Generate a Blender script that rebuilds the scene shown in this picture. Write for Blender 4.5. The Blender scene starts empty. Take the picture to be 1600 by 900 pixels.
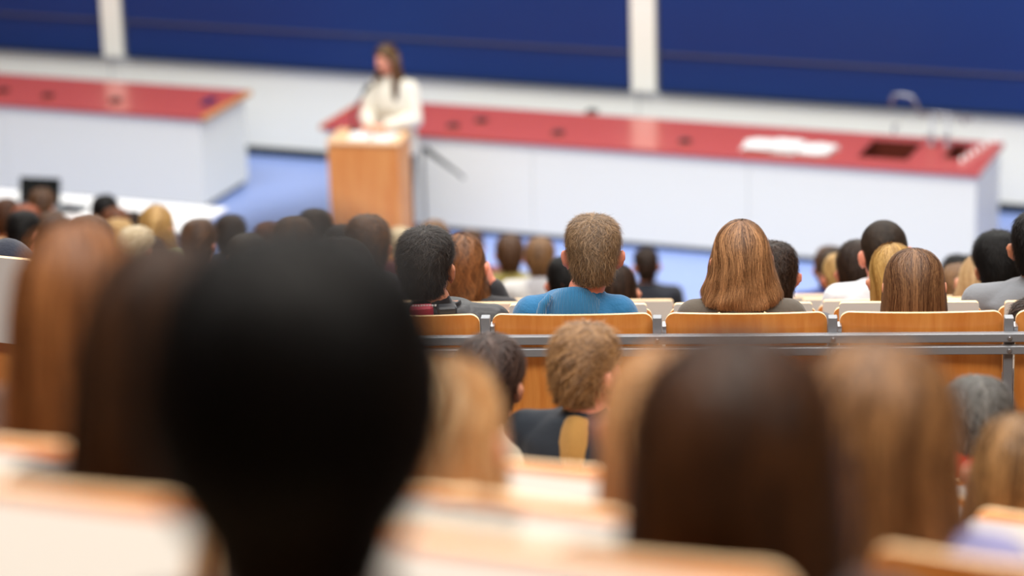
import bpy, math, random
import numpy as np
from mathutils import Vector, Matrix, Euler

S = bpy.context.scene
C = S.collection
rnd = random.Random(7)

# ------------------------------------------------------------------ camera, world, lights, exposure
FPX, TH, PSI, ROLL, CAMH = 4667.0, 0.314, 0.372, 0.029, 7.649
Fw = np.array([-math.sin(PSI)*math.cos(TH), math.cos(PSI)*math.cos(TH), -math.sin(TH)])
Rt = np.array([math.cos(PSI), math.sin(PSI), 0.0])
Up = np.cross(Rt, Fw)
CX = math.cos(ROLL)*Rt - math.sin(ROLL)*Up
CY = math.sin(ROLL)*Rt + math.cos(ROLL)*Up
cam_d = bpy.data.cameras.new('camera'); cam = bpy.data.objects.new('camera', cam_d); C.objects.link(cam)
cam_d.sensor_width = 36; cam_d.lens = FPX*36/1600
cam.matrix_world = Matrix(((CX[0], CY[0], -Fw[0], 0), (CX[1], CY[1], -Fw[1], 0), (CX[2], CY[2], -Fw[2], CAMH), (0, 0, 0, 1)))
cam_d.dof.use_dof = True; cam_d.dof.focus_distance = 9.75; cam_d.dof.aperture_fstop = 1.7
cam_d.clip_start = 0.05; cam_d.clip_end = 100
S.camera = cam
w = bpy.data.worlds.new('world'); S.world = w; w.use_nodes = True
w.node_tree.nodes['Background'].inputs[0].default_value = (0.98, 0.99, 1, 1)
w.node_tree.nodes['Background'].inputs[1].default_value = 0.42
S.view_settings.view_transform = 'Standard'; S.view_settings.look = 'None'
S.view_settings.gamma = 1; S.view_settings.use_curve_mapping = False
S.view_settings.exposure = 0.07

def area(name, loc, rot, sx, sy, power, col):
    l = bpy.data.lights.new(name, 'AREA'); l.shape = 'RECTANGLE'; l.size = sx; l.size_y = sy
    l.energy = power; l.color = col
    o = bpy.data.objects.new(name, l); C.objects.link(o); o.location = loc; o.rotation_euler = rot
    return o
area('stage_light', (-8, 19.5, 9.4), (math.radians(14), 0, 0), 14, 2.5, 1050, (1.0, 1.0, 0.965))
area('stage_ceiling_light', (-8, 22.3, 11.3), (0, 0, 0), 16, 2.0, 480, (1.0, 1.0, 0.965))
area('hall_light', (-4, 13.0, 11.4), (0, 0, 0), 12, 2.0, 850, (1.0, 0.97, 0.92))
area('hall_light', (-3, 8.0, 11.4), (0, 0, 0), 12, 2.0, 700, (1.0, 0.96, 0.9))
area('hall_light', (-1, 2.5, 11.4), (0, 0, 0), 10, 2.0, 760, (1.0, 0.94, 0.86))

# ------------------------------------------------------------------ helpers
def at(px, py, d): return np.array([0, 0, CAMH]) + d*(Fw + CX*(px-800)/FPX + CY*(450-py)/FPX)
def ray(px, py): return at(px, py, 1.0) - np.array([0, 0, CAMH])
def onplane(px, py, n, k):
    n = np.array(n, float); v = ray(px, py); t = (k - CAMH*n[2])/(v@n); return np.array([0, 0, CAMH]) + t*v
ALF = 0.07
BX = Rt*math.cos(ALF) - np.array([-math.sin(PSI), math.cos(PSI), 0])*math.sin(ALF)
BY = np.array([-math.sin(PSI), math.cos(PSI), 0])*math.cos(ALF) + Rt*math.sin(ALF)
FROT = math.atan2(BX[1], BX[0])            # yaw of the front seating block

def lin(c):
    return tuple(((x/255)/12.92 if x/255 <= 0.04045 else (((x/255)+0.055)/1.055)**2.4) for x in c)
MC = {}
def mat(name, rgb, rough=0.6, metal=0.0, spec=0.5, bump=0, bscale=60, var=0.0, vscale=8, emit=None, sheen=0.0, coat=0.0):
    if name in MC: return MC[name]
    m = bpy.data.materials.new(name); m.use_nodes = True; nt = m.node_tree; b = nt.nodes['Principled BSDF']
    col = lin(rgb)+(1,)
    b.inputs['Base Color'].default_value = col; b.inputs['Roughness'].default_value = rough
    b.inputs['Metallic'].default_value = metal; b.inputs['Specular IOR Level'].default_value = spec
    if sheen: b.inputs['Sheen Weight'].default_value = sheen
    if coat: b.inputs['Coat Weight'].default_value = coat; b.inputs['Coat Roughness'].default_value = 0.15
    tc = nt.nodes.new('ShaderNodeTexCoord')
    if var:
        n = nt.nodes.new('ShaderNodeTexNoise'); n.inputs['Scale'].default_value = vscale; n.inputs['Detail'].default_value = 4
        nt.links.new(tc.outputs['Object'], n.inputs['Vector'])
        mx = nt.nodes.new('ShaderNodeMix'); mx.data_type = 'RGBA'
        mx.inputs[6].default_value = tuple(c*(1-var) for c in col[:3])+(1,); mx.inputs[7].default_value = tuple(min(1, c*(1+var)) for c in col[:3])+(1,)
        nt.links.new(n.outputs['Fac'], mx.inputs[0]); nt.links.new(mx.outputs[2], b.inputs['Base Color'])
    if bump:
        n = nt.nodes.new('ShaderNodeTexNoise'); n.inputs['Scale'].default_value = bscale
        nt.links.new(tc.outputs['Object'], n.inputs['Vector'])
        bp = nt.nodes.new('ShaderNodeBump'); bp.inputs['Strength'].default_value = bump; bp.inputs['Distance'].default_value = 0.004
        nt.links.new(n.outputs['Fac'], bp.inputs['Height']); nt.links.new(bp.outputs[0], b.inputs['Normal'])
    MC[name] = m; return m
def wood(name, rgb, rgb2, rough=0.35, scale=(2, 30, 1.2), coat=0.2):
    m = bpy.data.materials.new(name); m.use_nodes = True; nt = m.node_tree; b = nt.nodes['Principled BSDF']
    tc = nt.nodes.new('ShaderNodeTexCoord'); mp = nt.nodes.new('ShaderNodeMapping'); mp.inputs['Scale'].default_value = scale
    oi = nt.nodes.new('ShaderNodeObjectInfo'); ad = nt.nodes.new('ShaderNodeVectorMath'); ad.operation = 'ADD'
    sc = nt.nodes.new('ShaderNodeMath'); sc.operation = 'MULTIPLY'; sc.inputs[1].default_value = 37
    nt.links.new(oi.outputs['Random'], sc.inputs[0])
    nt.links.new(tc.outputs['Object'], mp.inputs['Vector']); nt.links.new(mp.outputs[0], ad.inputs[0]); nt.links.new(sc.outputs[0], ad.inputs[1])
    n = nt.nodes.new('ShaderNodeTexNoise'); n.inputs['Scale'].default_value = 2.2; n.inputs['Detail'].default_value = 6; n.inputs['Distortion'].default_value = 0.6
    n2 = nt.nodes.new('ShaderNodeTexNoise'); n2.inputs['Scale'].default_value = 9; n2.inputs['Detail'].default_value = 3
    nt.links.new(ad.outputs[0], n.inputs['Vector']); nt.links.new(ad.outputs[0], n2.inputs['Vector'])
    av = nt.nodes.new('ShaderNodeMath'); av.operation = 'MULTIPLY_ADD'; av.inputs[1].default_value = 0.35
    nt.links.new(n2.outputs['Fac'], av.inputs[0]); nt.links.new(n.outputs['Fac'], av.inputs[2])
    cr = nt.nodes.new('ShaderNodeValToRGB'); cr.color_ramp.elements[0].position = 0.45; cr.color_ramp.elements[1].position = 0.9
    cr.color_ramp.elements[0].color = lin(rgb)+(1,); cr.color_ramp.elements[1].color = lin(rgb2)+(1,)
    nt.links.new(av.outputs[0], cr.inputs[0]); nt.links.new(cr.outputs[0], b.inputs['Base Color'])
    b.inputs['Roughness'].default_value = rough; b.inputs['Coat Weight'].default_value = coat; b.inputs['Coat Roughness'].default_value = 0.2
    MC[name] = m; return m
def hairmat(c1, c2, rough=0.42):
    key = 'hair_%s_%s' % (c1, c2)
    if key in MC: return MC[key]
    m = bpy.data.materials.new('hair'); m.use_nodes = True; nt = m.node_tree; b = nt.nodes['Principled BSDF']
    a = nt.nodes.new('ShaderNodeAttribute'); a.attribute_name = 'mixv'
    mx = nt.nodes.new('ShaderNodeMix'); mx.data_type = 'RGBA'
    mx.inputs[6].default_value = lin(c1)+(1,); mx.inputs[7].default_value = lin(c2)+(1,)
    nt.links.new(a.outputs['Fac'], mx.inputs[0]); nt.links.new(mx.outputs[2], b.inputs['Base Color'])
    b.inputs['Roughness'].default_value = rough+0.06; b.inputs['Specular IOR Level'].default_value = 0.08+0.38*min(1, sum(c2)/330)
    MC[key] = m; return m

M_WALL = mat('white_wall_paint', (241, 241, 230), 0.7, var=0.015, vscale=1.5)
M_BOARD = mat('blue_board_enamel', (11, 45, 106), 0.45, var=0.12, vscale=0.6)
M_TRIMG = mat('grey_trim', (120, 124, 130), 0.5)
M_BASE = mat('dark_baseboard', (24, 36, 52), 0.5)
M_FLOORB = mat('blue_linoleum', (140, 163, 222), 0.3, var=0.06, vscale=3)
M_TIER = mat('tier_flooring', (96, 78, 62), 0.6, var=0.1, vscale=5)
M_CEIL = mat('ceiling_white', (225, 225, 222), 0.8, var=0.02, vscale=3)
M_SIDE = wood('wall_wood', (176, 120, 70), (200, 146, 92), 0.6)
M_RED = mat('red_worktop', (192, 82, 70), 0.38, spec=0.6, var=0.06, vscale=6, coat=0.7)
M_CAB = mat('white_laminate', (241, 241, 229), 0.45, var=0.01, vscale=2)
M_OAK = wood('oak_edge', (196, 128, 62), (214, 150, 84), 0.4)
M_PLY = wood('orange_plywood', (214, 128, 52), (234, 158, 80), 0.38, (1.2, 2, 9) if False else (9, 2, 1.1))
M_EDGE = mat('plywood_edge', (250, 214, 166), 0.5, var=0.05, vscale=30)
M_TAB = mat('tablet_laminate', (226, 222, 214), 0.4, var=0.02, vscale=4)
M_STEEL = mat('grey_painted_steel', (146, 150, 156), 0.38, metal=0.3, bump=0.05, bscale=200)
M_BOLT = mat('bolt_zinc', (190, 192, 196), 0.3, metal=0.9)
M_CHROME = mat('chrome', (150, 152, 160), 0.3, metal=0.7)
M_BLACKP = mat('black_plastic', (22, 24, 28), 0.4)
M_SCREEN = mat('dark_laptop_screen', (26, 32, 34), 0.15)
M_PAPER = mat('white_paper', (228, 228, 228), 0.85, var=0.01)
M_LECT = wood('lectern_beech', (222, 134, 62), (238, 164, 92), 0.45, (7, 7, 1.0))
M_LECTT = wood('lectern_top_beech', (224, 176, 128), (238, 200, 158), 0.4)
M_BROWNSINK = mat('brown_ceramic_sink', (92, 40, 30), 0.35)
M_TABLE = mat('white_table_top', (250, 251, 252), 0.35)
def skinmat(rgb): return mat('skin_%d_%d_%d' % rgb, rgb, 0.5, var=0.05, vscale=25)

def mesh_from(name, V, F, mats, mi=None, smooth=False, attr=None):
    me = bpy.data.meshes.new(name)
    me.from_pydata([tuple(v) for v in V] if not isinstance(V, np.ndarray) else V.tolist(), [], F if not isinstance(F, np.ndarray) else F.tolist())
    for m in mats: me.materials.append(m)
    if mi is not None: me.polygons.foreach_set('material_index', mi)
    if smooth: me.polygons.foreach_set('use_smooth', [True]*len(me.polygons))
    if attr is not None:
        a = me.attributes.new('mixv', 'FLOAT', 'POINT'); a.data.foreach_set('value', np.asarray(attr, np.float32))
    me.update(); return me
def link(name, me, parent=None, loc=None, rot=None):
    o = bpy.data.objects.new(name, me); C.objects.link(o)
    if parent is not None: o.parent = parent
    if loc is not None: o.location = loc
    if rot is not None: o.rotation_euler = rot
    return o
def thing(name, label, cat, loc=(0, 0, 0), rz=0.0, group=None):
    o = bpy.data.objects.new(name, None); C.objects.link(o); o.empty_display_size = 0.1
    o.location = loc; o.rotation_euler = (0, 0, rz); o['label'] = label; o['category'] = cat
    if group: o['group'] = group
    return o
def tag(o, label, cat, group=None):
    o['label'] = label; o['category'] = cat
    if group: o['group'] = group
    return o
def struct(o): o['kind'] = 'structure'; return o

class B:
    """collects closed shapes into one mesh"""
    def __init__(s): s.v = []; s.f = []; s.mi = []
    def add(s, V, F, mi=0):
        k = len(s.v); s.v += [tuple(p) for p in V]; s.f += [tuple(i+k for i in f) for f in F]; s.mi += [mi]*len(F) if isinstance(mi, int) else mi
        return s
    def box(s, x0, x1, y0, y1, z0, z1, mi=0, top=None, bev=0.0):
        if bev > 0:
            return s.bbox(x0, x1, y0, y1, z0, z1, bev, mi)
        V = [(x, y, z) for z in (z0, z1) for y in (y0, y1) for x in (x0, x1)]
        F = [(0, 2, 3, 1), (4, 5, 7, 6), (0, 1, 5, 4), (2, 6, 7, 3), (0, 4, 6, 2), (1, 3, 7, 5)]
        return s.add(V, F, mi)
    def bbox(s, x0, x1, y0, y1, z0, z1, b, mi=0):
        # box with chamfered edges
        V = []; idx = {}
        X = (x0, x1); Y = (y0, y1); Z = (z0, z1)
        for i in (0, 1):
            for j in (0, 1):
                for k in (0, 1):
                    sx = b*(1-2*i); sy = b*(1-2*j); sz = b*(1-2*k)
                    idx[i, j, k, 'x'] = len(V); V.append((X[i], Y[j]+sy, Z[k]+sz))
                    idx[i, j, k, 'y'] = len(V); V.append((X[i]+sx, Y[j], Z[k]+sz))
                    idx[i, j, k, 'z'] = len(V); V.append((X[i]+sx, Y[j]+sy, Z[k]))
        F = []
        for i in (0, 1): F.append([idx[i, a, c, 'x'] for a, c in ((0, 0), (1, 0), (1, 1), (0, 1))])
        for j in (0, 1): F.append([idx[a, j, c, 'y'] for a, c in ((0, 0), (1, 0), (1, 1), (0, 1))])
        for k in (0, 1): F.append([idx[a, c, k, 'z'] for a, c in ((0, 0), (1, 0), (1, 1), (0, 1))])
        for j in (0, 1):
            for k in (0, 1): F.append([idx[0, j, k, 'y'], idx[1, j, k, 'y'], idx[1, j, k, 'z'], idx[0, j, k, 'z']])
        for i in (0, 1):
            for k in (0, 1): F.append([idx[i, 0, k, 'x'], idx[i, 1, k, 'x'], idx[i, 1, k, 'z'], idx[i, 0, k, 'z']])
        for i in (0, 1):
            for j in (0, 1): F.append([idx[i, j, 0, 'x'], idx[i, j, 1, 'x'], idx[i, j, 1, 'y'], idx[i, j, 0, 'y']])
        for i in (0, 1):
            for j in (0, 1):
                for k in (0, 1): F.append([idx[i, j, k, c] for c in 'xyz'])
        c0 = np.array([(x0+x1)/2, (y0+y1)/2, (z0+z1)/2]); G = []
        for f in F:
            p = [np.array(V[i]) for i in f]; n = np.cross(p[1]-p[0], p[2]-p[0])
            G.append(tuple(f) if n@(p[0]-c0) > 0 else tuple(reversed(f)))
        return s.add(V, G, mi)
    def tube(s, pts, r, n=8, mi=0, caps=True):
        pts = [np.array(p, float) for p in pts]; rr = r if isinstance(r, (list, tuple)) else [r]*len(pts)
        V = []; F = []; u = None
        for i, p in enumerate(pts):
            t = pts[min(i+1, len(pts)-1)] - pts[max(i-1, 0)]; t /= np.linalg.norm(t)+1e-9
            if u is None:
                a = np.array([0, 0, 1.0]) if abs(t[2]) < 0.9 else np.array([1.0, 0, 0]); u = np.cross(t, a)
            u = u - t*(u@t); u /= np.linalg.norm(u); q = np.cross(t, u)
            for k in range(n):
                a = 2*math.pi*k/n; V.append(p + rr[i]*(math.cos(a)*u + math.sin(a)*q))
        for i in range(len(pts)-1):
            for k in range(n):
                k2 = (k+1) % n; F.append((i*n+k, i*n+k2, (i+1)*n+k2, (i+1)*n+k))
        if caps: F.append(tuple(range(n-1, -1, -1))); F.append(tuple((len(pts)-1)*n+k for k in range(n)))
        return s.add(V, F, mi)
    def ring(s, rings, mi=0, caps=True):
        """loft through rings of equal vertex count"""
        n = len(rings[0]); V = [p for r in rings for p in r]; F = []
        for i in range(len(rings)-1):
            for k in range(n):
                k2 = (k+1) % n; F.append((i*n+k, i*n+k2, (i+1)*n+k2, (i+1)*n+k))
        if caps: F.append(tuple(range(n-1, -1, -1))); F.append(tuple((len(rings)-1)*n+k for k in range(n)))
        return s.add(V, F, mi)
    def mesh(s, name, mats, smooth=False): return mesh_from(name, s.v, s.f, mats if isinstance(mats, (list, tuple)) else [mats], s.mi, smooth)
    def obj(s, name, mats, parent=None, smooth=False, loc=None, rot=None): return link(name, s.mesh(name, mats, smooth), parent, loc, rot)

def panel_mesh(name, wd, z0, z1, t, rad, mats, bow=0.0, btm_rad=0.0, ny=0):
    """upright panel in xz, thickness along y (0..t), rounded corners; slot 0 faces, slot 1 edges; bow curves it in y"""
    out = []
    def arc(cx, cz, r, a0, a1, k=6):
        if r <= 0: return [(cx, cz)]
        return [(cx+r*math.cos(a0+(a1-a0)*i/k), cz+r*math.sin(a0+(a1-a0)*i/k)) for i in range(k+1)]
    h = wd/2; P = math.pi
    right = arc(h-rad, z1-rad, rad, 0, P/2); rb = arc(h-btm_rad, z0+btm_rad, btm_rad, -P/2, 0)
    # columns from -h..h
    xs = sorted(set([round(x, 5) for x, z in right+rb] + [-round(x, 5) for x, z in right+rb] + [round(-h+2*h*i/16, 5) for i in range(17)]))
    def top(x):
        a = abs(x)-(h-rad)
        return z1 if a <= 0 or rad <= 0 else z1-rad+math.sqrt(max(0, rad*rad-a*a))
    def bot(x):
        a = abs(x)-(h-btm_rad)
        return z0 if a <= 0 or btm_rad <= 0 else z0+btm_rad-math.sqrt(max(0, btm_rad**2-a*a))
    e = min(0.0015, t*0.2)
    nz = 6; b = B()
    V = []; F = []; mi = []
    n = len(xs)
    for side, y in ((0, 0.0), (1, t)):
        for x in xs:
            for k in range(nz+1):
                z = bot(x)+(top(x)-bot(x))*k/nz
                V.append((x, y - bow*(1-(x/h)**2), z))
    def I(s, i, k): return s*n*(nz+1)+i*(nz+1)+k
    for i in range(n-1):
        for k in range(nz):
            F.append((I(0, i, k), I(0, i+1, k), I(0, i+1, k+1), I(0, i, k+1))); mi.append(0)
            F.append((I(1, i, k), I(1, i, k+1), I(1, i+1, k+1), I(1, i+1, k))); mi.append(0)
        F.append((I(0, i, nz), I(0, i+1, nz), I(1, i+1, nz), I(1, i, nz))); mi.append(1)
        F.append((I(0, i, 0), I(1, i, 0), I(1, i+1, 0), I(0, i+1, 0))); mi.append(1)
    for k in range(nz):
        F.append((I(0, 0, k), I(0, 0, k+1), I(1, 0, k+1), I(1, 0, k))); mi.append(1)
        F.append((I(0, n-1, k), I(1, n-1, k), I(1, n-1, k+1), I(0, n-1, k+1))); mi.append(1)
    return mesh_from(name, V, F, mats, mi)

# ------------------------------------------------------------------ room shell
WY = 25.174
XL, XR, YB, ZT = -22.0, 9.0, -7.0, 12.0
def slab(name, x0, x1, y0, y1, z0, z1, m): return struct(B().box(x0, x1, y0, y1, z0, z1).obj(name, m))
slab('wall_front', XL, XR, WY, WY+0.2, 0, ZT, M_WALL)
slab('wall_left', XL-0.2, XL, YB, WY, 0, ZT, M_SIDE)
slab('wall_right', XR, XR+0.2, YB, WY, 0, ZT, M_SIDE)
slab('wall_back', XL, XR, YB-0.2, YB, 0, ZT, M_SIDE)
slab('ceiling', XL, XR, YB, WY, ZT, ZT+0.2, M_CEIL)
slab('floor', XL, XR, YB, WY, -0.2, 0, M_FLOORB)
slab('baseboard_front', XL, XR, WY-0.02, WY, 0, 0.085, M_BASE)
# boards and the white posts between them
BZ0, BZ1, BJ = 0.92, 3.9, 1.265
posts = [(-14.005, -13.765), (-8.575, -8.315)]
for i, (a, b) in enumerate(posts):
    p = B().box(a+0.015, b-0.015, WY-0.09, WY, BZ0-0.01, BZ1, 0); p.box(a, a+0.015, WY-0.07, WY, BZ0, BZ1, 1); p.box(b-0.015, b, WY-0.07, WY, BZ0, BZ1, 1)
    struct(p.obj('trim_%d' % (i+1), [M_WALL, M_TRIMG]))
    struct(B().box((a+b)/2-0.085, (a+b)/2-0.08, WY-0.004, WY, 0.085, BZ0-0.02).obj('trim_%d' % (i+3), M_TRIMG))
brd = [(-20.0, -14.02, 'dark blue sliding blackboard at the left edge of the front wall'),
       (-13.75, -8.59, 'wide dark blue blackboard behind the speaker, between the two white posts'),
       (-8.30, -2.2, 'dark blue blackboard on the right behind the lab sink')]
for a, b, lb in brd:
    t = thing('blackboard', lb, 'blackboard', ((a+b)/2, WY-0.03, BZ0)); h = (b-a)/2
    B().bbox(-h, h, -0.02, 0.025, 0, BJ-BZ0-0.006, 0.003).obj('board_panel', M_BOARD, t)
    B().bbox(-h, h, -0.035, 0.01, BJ-BZ0+0.006, BZ1-BZ0, 0.003).obj('board_panel', M_BOARD, t)
    r = B().box(-h, h, -0.042, 0.01, BJ-BZ0-0.006, BJ-BZ0+0.006).obj('joint_rail', mat('board_joint', (96, 92, 104), 0.5), t)
    B().box(-h, h, -0.045, 0.02, -0.022, -0.002).obj('bottom_rail', M_BASE, t)

# ------------------------------------------------------------------ tiers
V0, PITCH = 9.22, 0.90
def fz(n): return max(0.0, 6.37-0.3*(V0+PITCH*n)-0.023*PITCH*n)
RY = [2.0, 2.85, 3.75, 4.6, 5.4, 6.25, 7.1]; RZ = [5.69, 5.37, 5.03, 4.73, 4.40, 4.07, 3.77]
def blockslab(u0, u1, v0, v1, z):
    V = [np.array(u*BX+v*BY) for v in (v0, v1) for u in (u0, u1)]
    P = [(V[0][0], V[0][1]), (V[1][0], V[1][1]), (V[3][0], V[3][1]), (V[2][0], V[2][1])]
    vv = [(x, y, 0.001) for x, y in P]+[(x, y, z) for x, y in P]
    F = [(3, 2, 1, 0), (4, 5, 6, 7), (0, 1, 5, 4), (1, 2, 6, 5), (2, 3, 7, 6), (3, 0, 4, 7)]
    struct(link('floor', mesh_from('floor', vv, F, [M_TIER])))
for n in range(13):
    if fz(n) > 0.02: blockslab(-1.85, 3.5, V0+PITCH*n-0.34, V0+PITCH*n+0.56, fz(n))
blockslab(-1.85, 3.5, 8.05, V0-0.34, 3.70)
LY0, LP = 8.45, 0.90
def lz(k): return max(0.0, 5.88-0.3*(LY0+LP*k)) + (0.33, 0.12, 0.04)[k] if k < 3 else max(0.0, 5.88-0.3*(LY0+LP*k))
for k in range(13):
    if lz(k) < 0.02: continue
    y0, y1 = LY0+LP*k-0.34, LY0+LP*k+0.56
    e0, e1 = (-1.87-BX[1]*y0)/BX[0], (-1.87-BX[1]*y1)/BX[0]
    vv = [(x, y, z) for z in (0.001, lz(k)) for x, y in ((-15, y0), (e0, y0), (e1, y1), (-15, y1))]
    struct(link('floor', mesh_from('floor', vv, [(3, 2, 1, 0), (4, 5, 6, 7), (0, 1, 5, 4), (1, 2, 6, 5), (2, 3, 7, 6), (3, 0, 4, 7)], [M_TIER])))
slab('floor', -5, 5, YB, 0.8, 0.001, 6.32, M_TIER)
slab('floor', -5, 5, 0.8, RY[0]-0.34, 0.001, 6.01, M_TIER)
for i in range(7):
    y1 = RY[i+1]-0.34 if i < 6 else 7.55
    slab('floor', -5, 5, RY[i]-0.34, y1, 0.001, RZ[i], M_TIER)

# ------------------------------------------------------------------ seats
TW = 0.48
Z_BR0 = onplane(1165, 488.5, BY, V0-0.20)[2] - fz(0)      # backrest top of the railed row, above its floor
def zt(px, py, v, n): return onplane(px, py, BY, v)[2]-fz(n)
H_T1 = zt(1160, 473, V0+PITCH-0.25, 1)                    # tablet top above its floor
print('backrest top', Z_BR0, 'tablet top', H_T1)
seatproto = {}
def make_seat(kind):
    """origin: floor under the sitter; sitter faces +y; backrest behind"""
    hb = {'rail': Z_BR0, 'tab': H_T1-0.035, 'rear': 1.08, 'low': 0.96, 'bare': 1.07, 'short': 0.84}[kind]
    t = thing('lecture_seat', 'x', 'seat')
    wd = 0.513
    link('backrest', panel_mesh('backrest', wd, hb-0.50, hb, 0.014, 0.032, [M_PLY, M_EDGE], bow=0.018, btm_rad=0.03), t, (0, -0.20, 0))
    sp = panel_mesh('seat_pan', 0.50, 0.0, 0.40, 0.014, 0.05, [M_PLY, M_EDGE], bow=0.0, btm_rad=0.02)
    link('seat_pan', sp, t, (0, -0.165, 0.41), (-math.pi/2, 0, 0))
    link('lower_panel', panel_mesh('lower_panel', 0.52, 0.06, hb-0.515, 0.012, 0.01, [M_PLY, M_EDGE]), t, (0, -0.172, 0))
    for sx in (-0.2, 0.2):
        pr = [(-0.155, 0), (-0.125, 0), (-0.125, 0.37), (0.15, 0.38), (0.15, 0.394), (-0.155, 0.394)]
        f = B(); f.ring([[(sx-0.015, y, z) for y, z in pr], [(sx+0.015, y, z) for y, z in pr]]); f.obj('bracket', M_STEEL, t)
    if kind not in ('rail', 'bare', 'short'):
        ht = {'tab': H_T1, 'rear': 1.07, 'low': 0.95}[kind]
        link('writing_tablet', panel_mesh('writing_tablet', TW if kind == 'tab' else 0.52, ht-0.30, ht, 0.02, 0.012, [M_TAB, M_EDGE]), t, (0, -0.262, 0)) if kind != 'rear' else link('writing_tablet', panel_mesh('writing_tablet', 0.52, -0.30, 0, 0.02, 0.012, [M_TAB, M_EDGE]), t, (0, -0.226, ht), (-0.6, 0, 0))
        for sx in (-0.17, 0.17): B().box(sx-0.012, sx+0.012, -0.2425, -0.218, ht-0.27, ht-0.20).obj('hinge', M_STEEL, t)
    return t
seen_seats = {}
def seat(kind, loc, rz, label, group):
    if kind not in seen_seats:
        t = make_seat(kind); seen_seats[kind] = t
    else:
        s = seen_seats[kind]; t = s.copy(); C.objects.link(t)
        for ch in list(s.children):
            c = ch.copy(); C.objects.link(c); c.parent = t
    t.location = loc; t.rotation_euler = (0, 0, rz); t['label'] = label; t['group'] = group
    return t
def fpos(u, n, dv=0.0):
    p = u*BX+(V0+PITCH*n+dv)*BY; return (p[0], p[1], fz(n))
seat_used = []      # (row key, coordinate)
focus_u = [-1.549+0.553*k for k in range(6)]
wh = ['hidden behind the large black-haired head, leftmost of the railed row', 'behind the man in the black jacket', 'behind the man in the blue knitted sweater',
      'behind the woman with long red-brown hair', 'behind the woman with straight brown hair', 'cut by the right edge of the photo']
for k, u in enumerate(focus_u):
    seat('rail', fpos(u, 0), FROT, 'orange seat back ' + wh[k], 'orange seats of the railed row'); seat_used.append(('F0', u))
u1 = [(np.array(onplane(px, 480, BY, V0+PITCH-0.25))@BX) for px in (645, 903, 1161, 1420, 1679)]
wh1 = ['beyond the man in the black jacket', 'beyond the man in the blue sweater', 'beyond the red-brown haired woman', 'beyond the woman with straight brown hair', 'at the right edge, beyond the grey shirt']
for k, u in enumerate(u1):
    seat('tab', fpos(u, 1), FROT, 'plywood seat with raised white tablet, ' + wh1[k], 'tablet seats one row beyond the rails'); seat_used.append(('F1', u))
def rear(kind, row, px, side, label):
    y = RY[row]-0.27; q = onplane(px, 700, (0, 1, 0), y)
    for _ in range(4):      # the end of the tablet top seen at column px
        d = np.array([q[0], y, RZ[row]+1.1-CAMH]); py = 450-FPX*(d@CY)/(d@Fw); q = onplane(px, py, (0, 1, 0), y)
    x = q[0]-side*0.26
    seat(kind, (x, RY[row], RZ[row]), 0.0, label, 'tablet seats of the rear block'); seat_used.append(('R%d' % row, x))
rear('rear', 1, 275, 1, 'blurred white seat tablet in the lower left corner, wooden top edge')
rear('rear', 1, 1215, 1, 'large blurred white seat tablet, bottom centre, before the dark brown hair')
rear('rear', 2, 112, 1, 'blurred white seat tablet under the tawny hair at the left edge')
rear('rear', 2, 800, 1, 'blurred white seat tablet under the honey blond hair')
rear('bare', 2, 1335, -1, 'orange plywood seat back without tablet at the bottom right edge')
rear('rear', 3, 962, 1, 'blurred white seat tablet between honey blond and light brown hair')
rear('rear', 4, 1508, -1, 'blurred white seat tablet under the hair in the lower right corner')
rear('rear', 5, 1464, -1, 'plywood seat with rounded corner peeking left of the lower right hair')
rear('low', 6, 945, 1, 'white seat tablet behind the man in the navy and tan jacket')
# rails, posts and bolts of the railed row
fr = thing('seat_row_frame', 'grey steel frame of two long rails and short posts behind the orange seat backs', 'railing', fpos(0, 0), FROT)
zc0 = fz(0)
def zpx(px, py, dv): return onplane(px, py, BY, V0+dv)[2]-zc0
r1a, r1b = zpx(1450, 521.8, -0.262), zpx(1450, 535.5, -0.262)
r2a, r2b = zpx(1450, 541.5, -0.262), zpx(1450, 554.5, -0.262)
for a, b in ((r1a, r1b), (r2a, r2b)):
    B().bbox(-2.0, 1.75, -0.264, -0.240, b, a, 0.0025).obj('rail', M_STEEL, fr)
for px in (484, 759, 1027, 1301, 1576):
    u = np.array(onplane(px, 505, BY, V0-0.22))@BX
    zt_ = zpx(px, 497, -0.24)
    B().bbox(u-0.0145, u+0.0145, -0.239, -0.205, 0.0, zt_, 0.002).obj('post', M_STEEL, fr)
    for a, b in ((r1a, r1b), (r2a, r2b)):
        z = (a+b)/2
        q = B().tube([(u, -0.264, z), (u, -0.267, z)], 0.008, 14); q.tube([(u, -0.267, z), (u, -0.271, z)], [0.0055, 0.0045], 12)
        q.obj('bolt', M_BOLT, fr)
    B().box(u-0.006+0.022, u+0.006+0.022, -0.235, -0.186, zt_-0.06, zt_-0.03).obj('clip', M_BOLT, fr)

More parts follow.
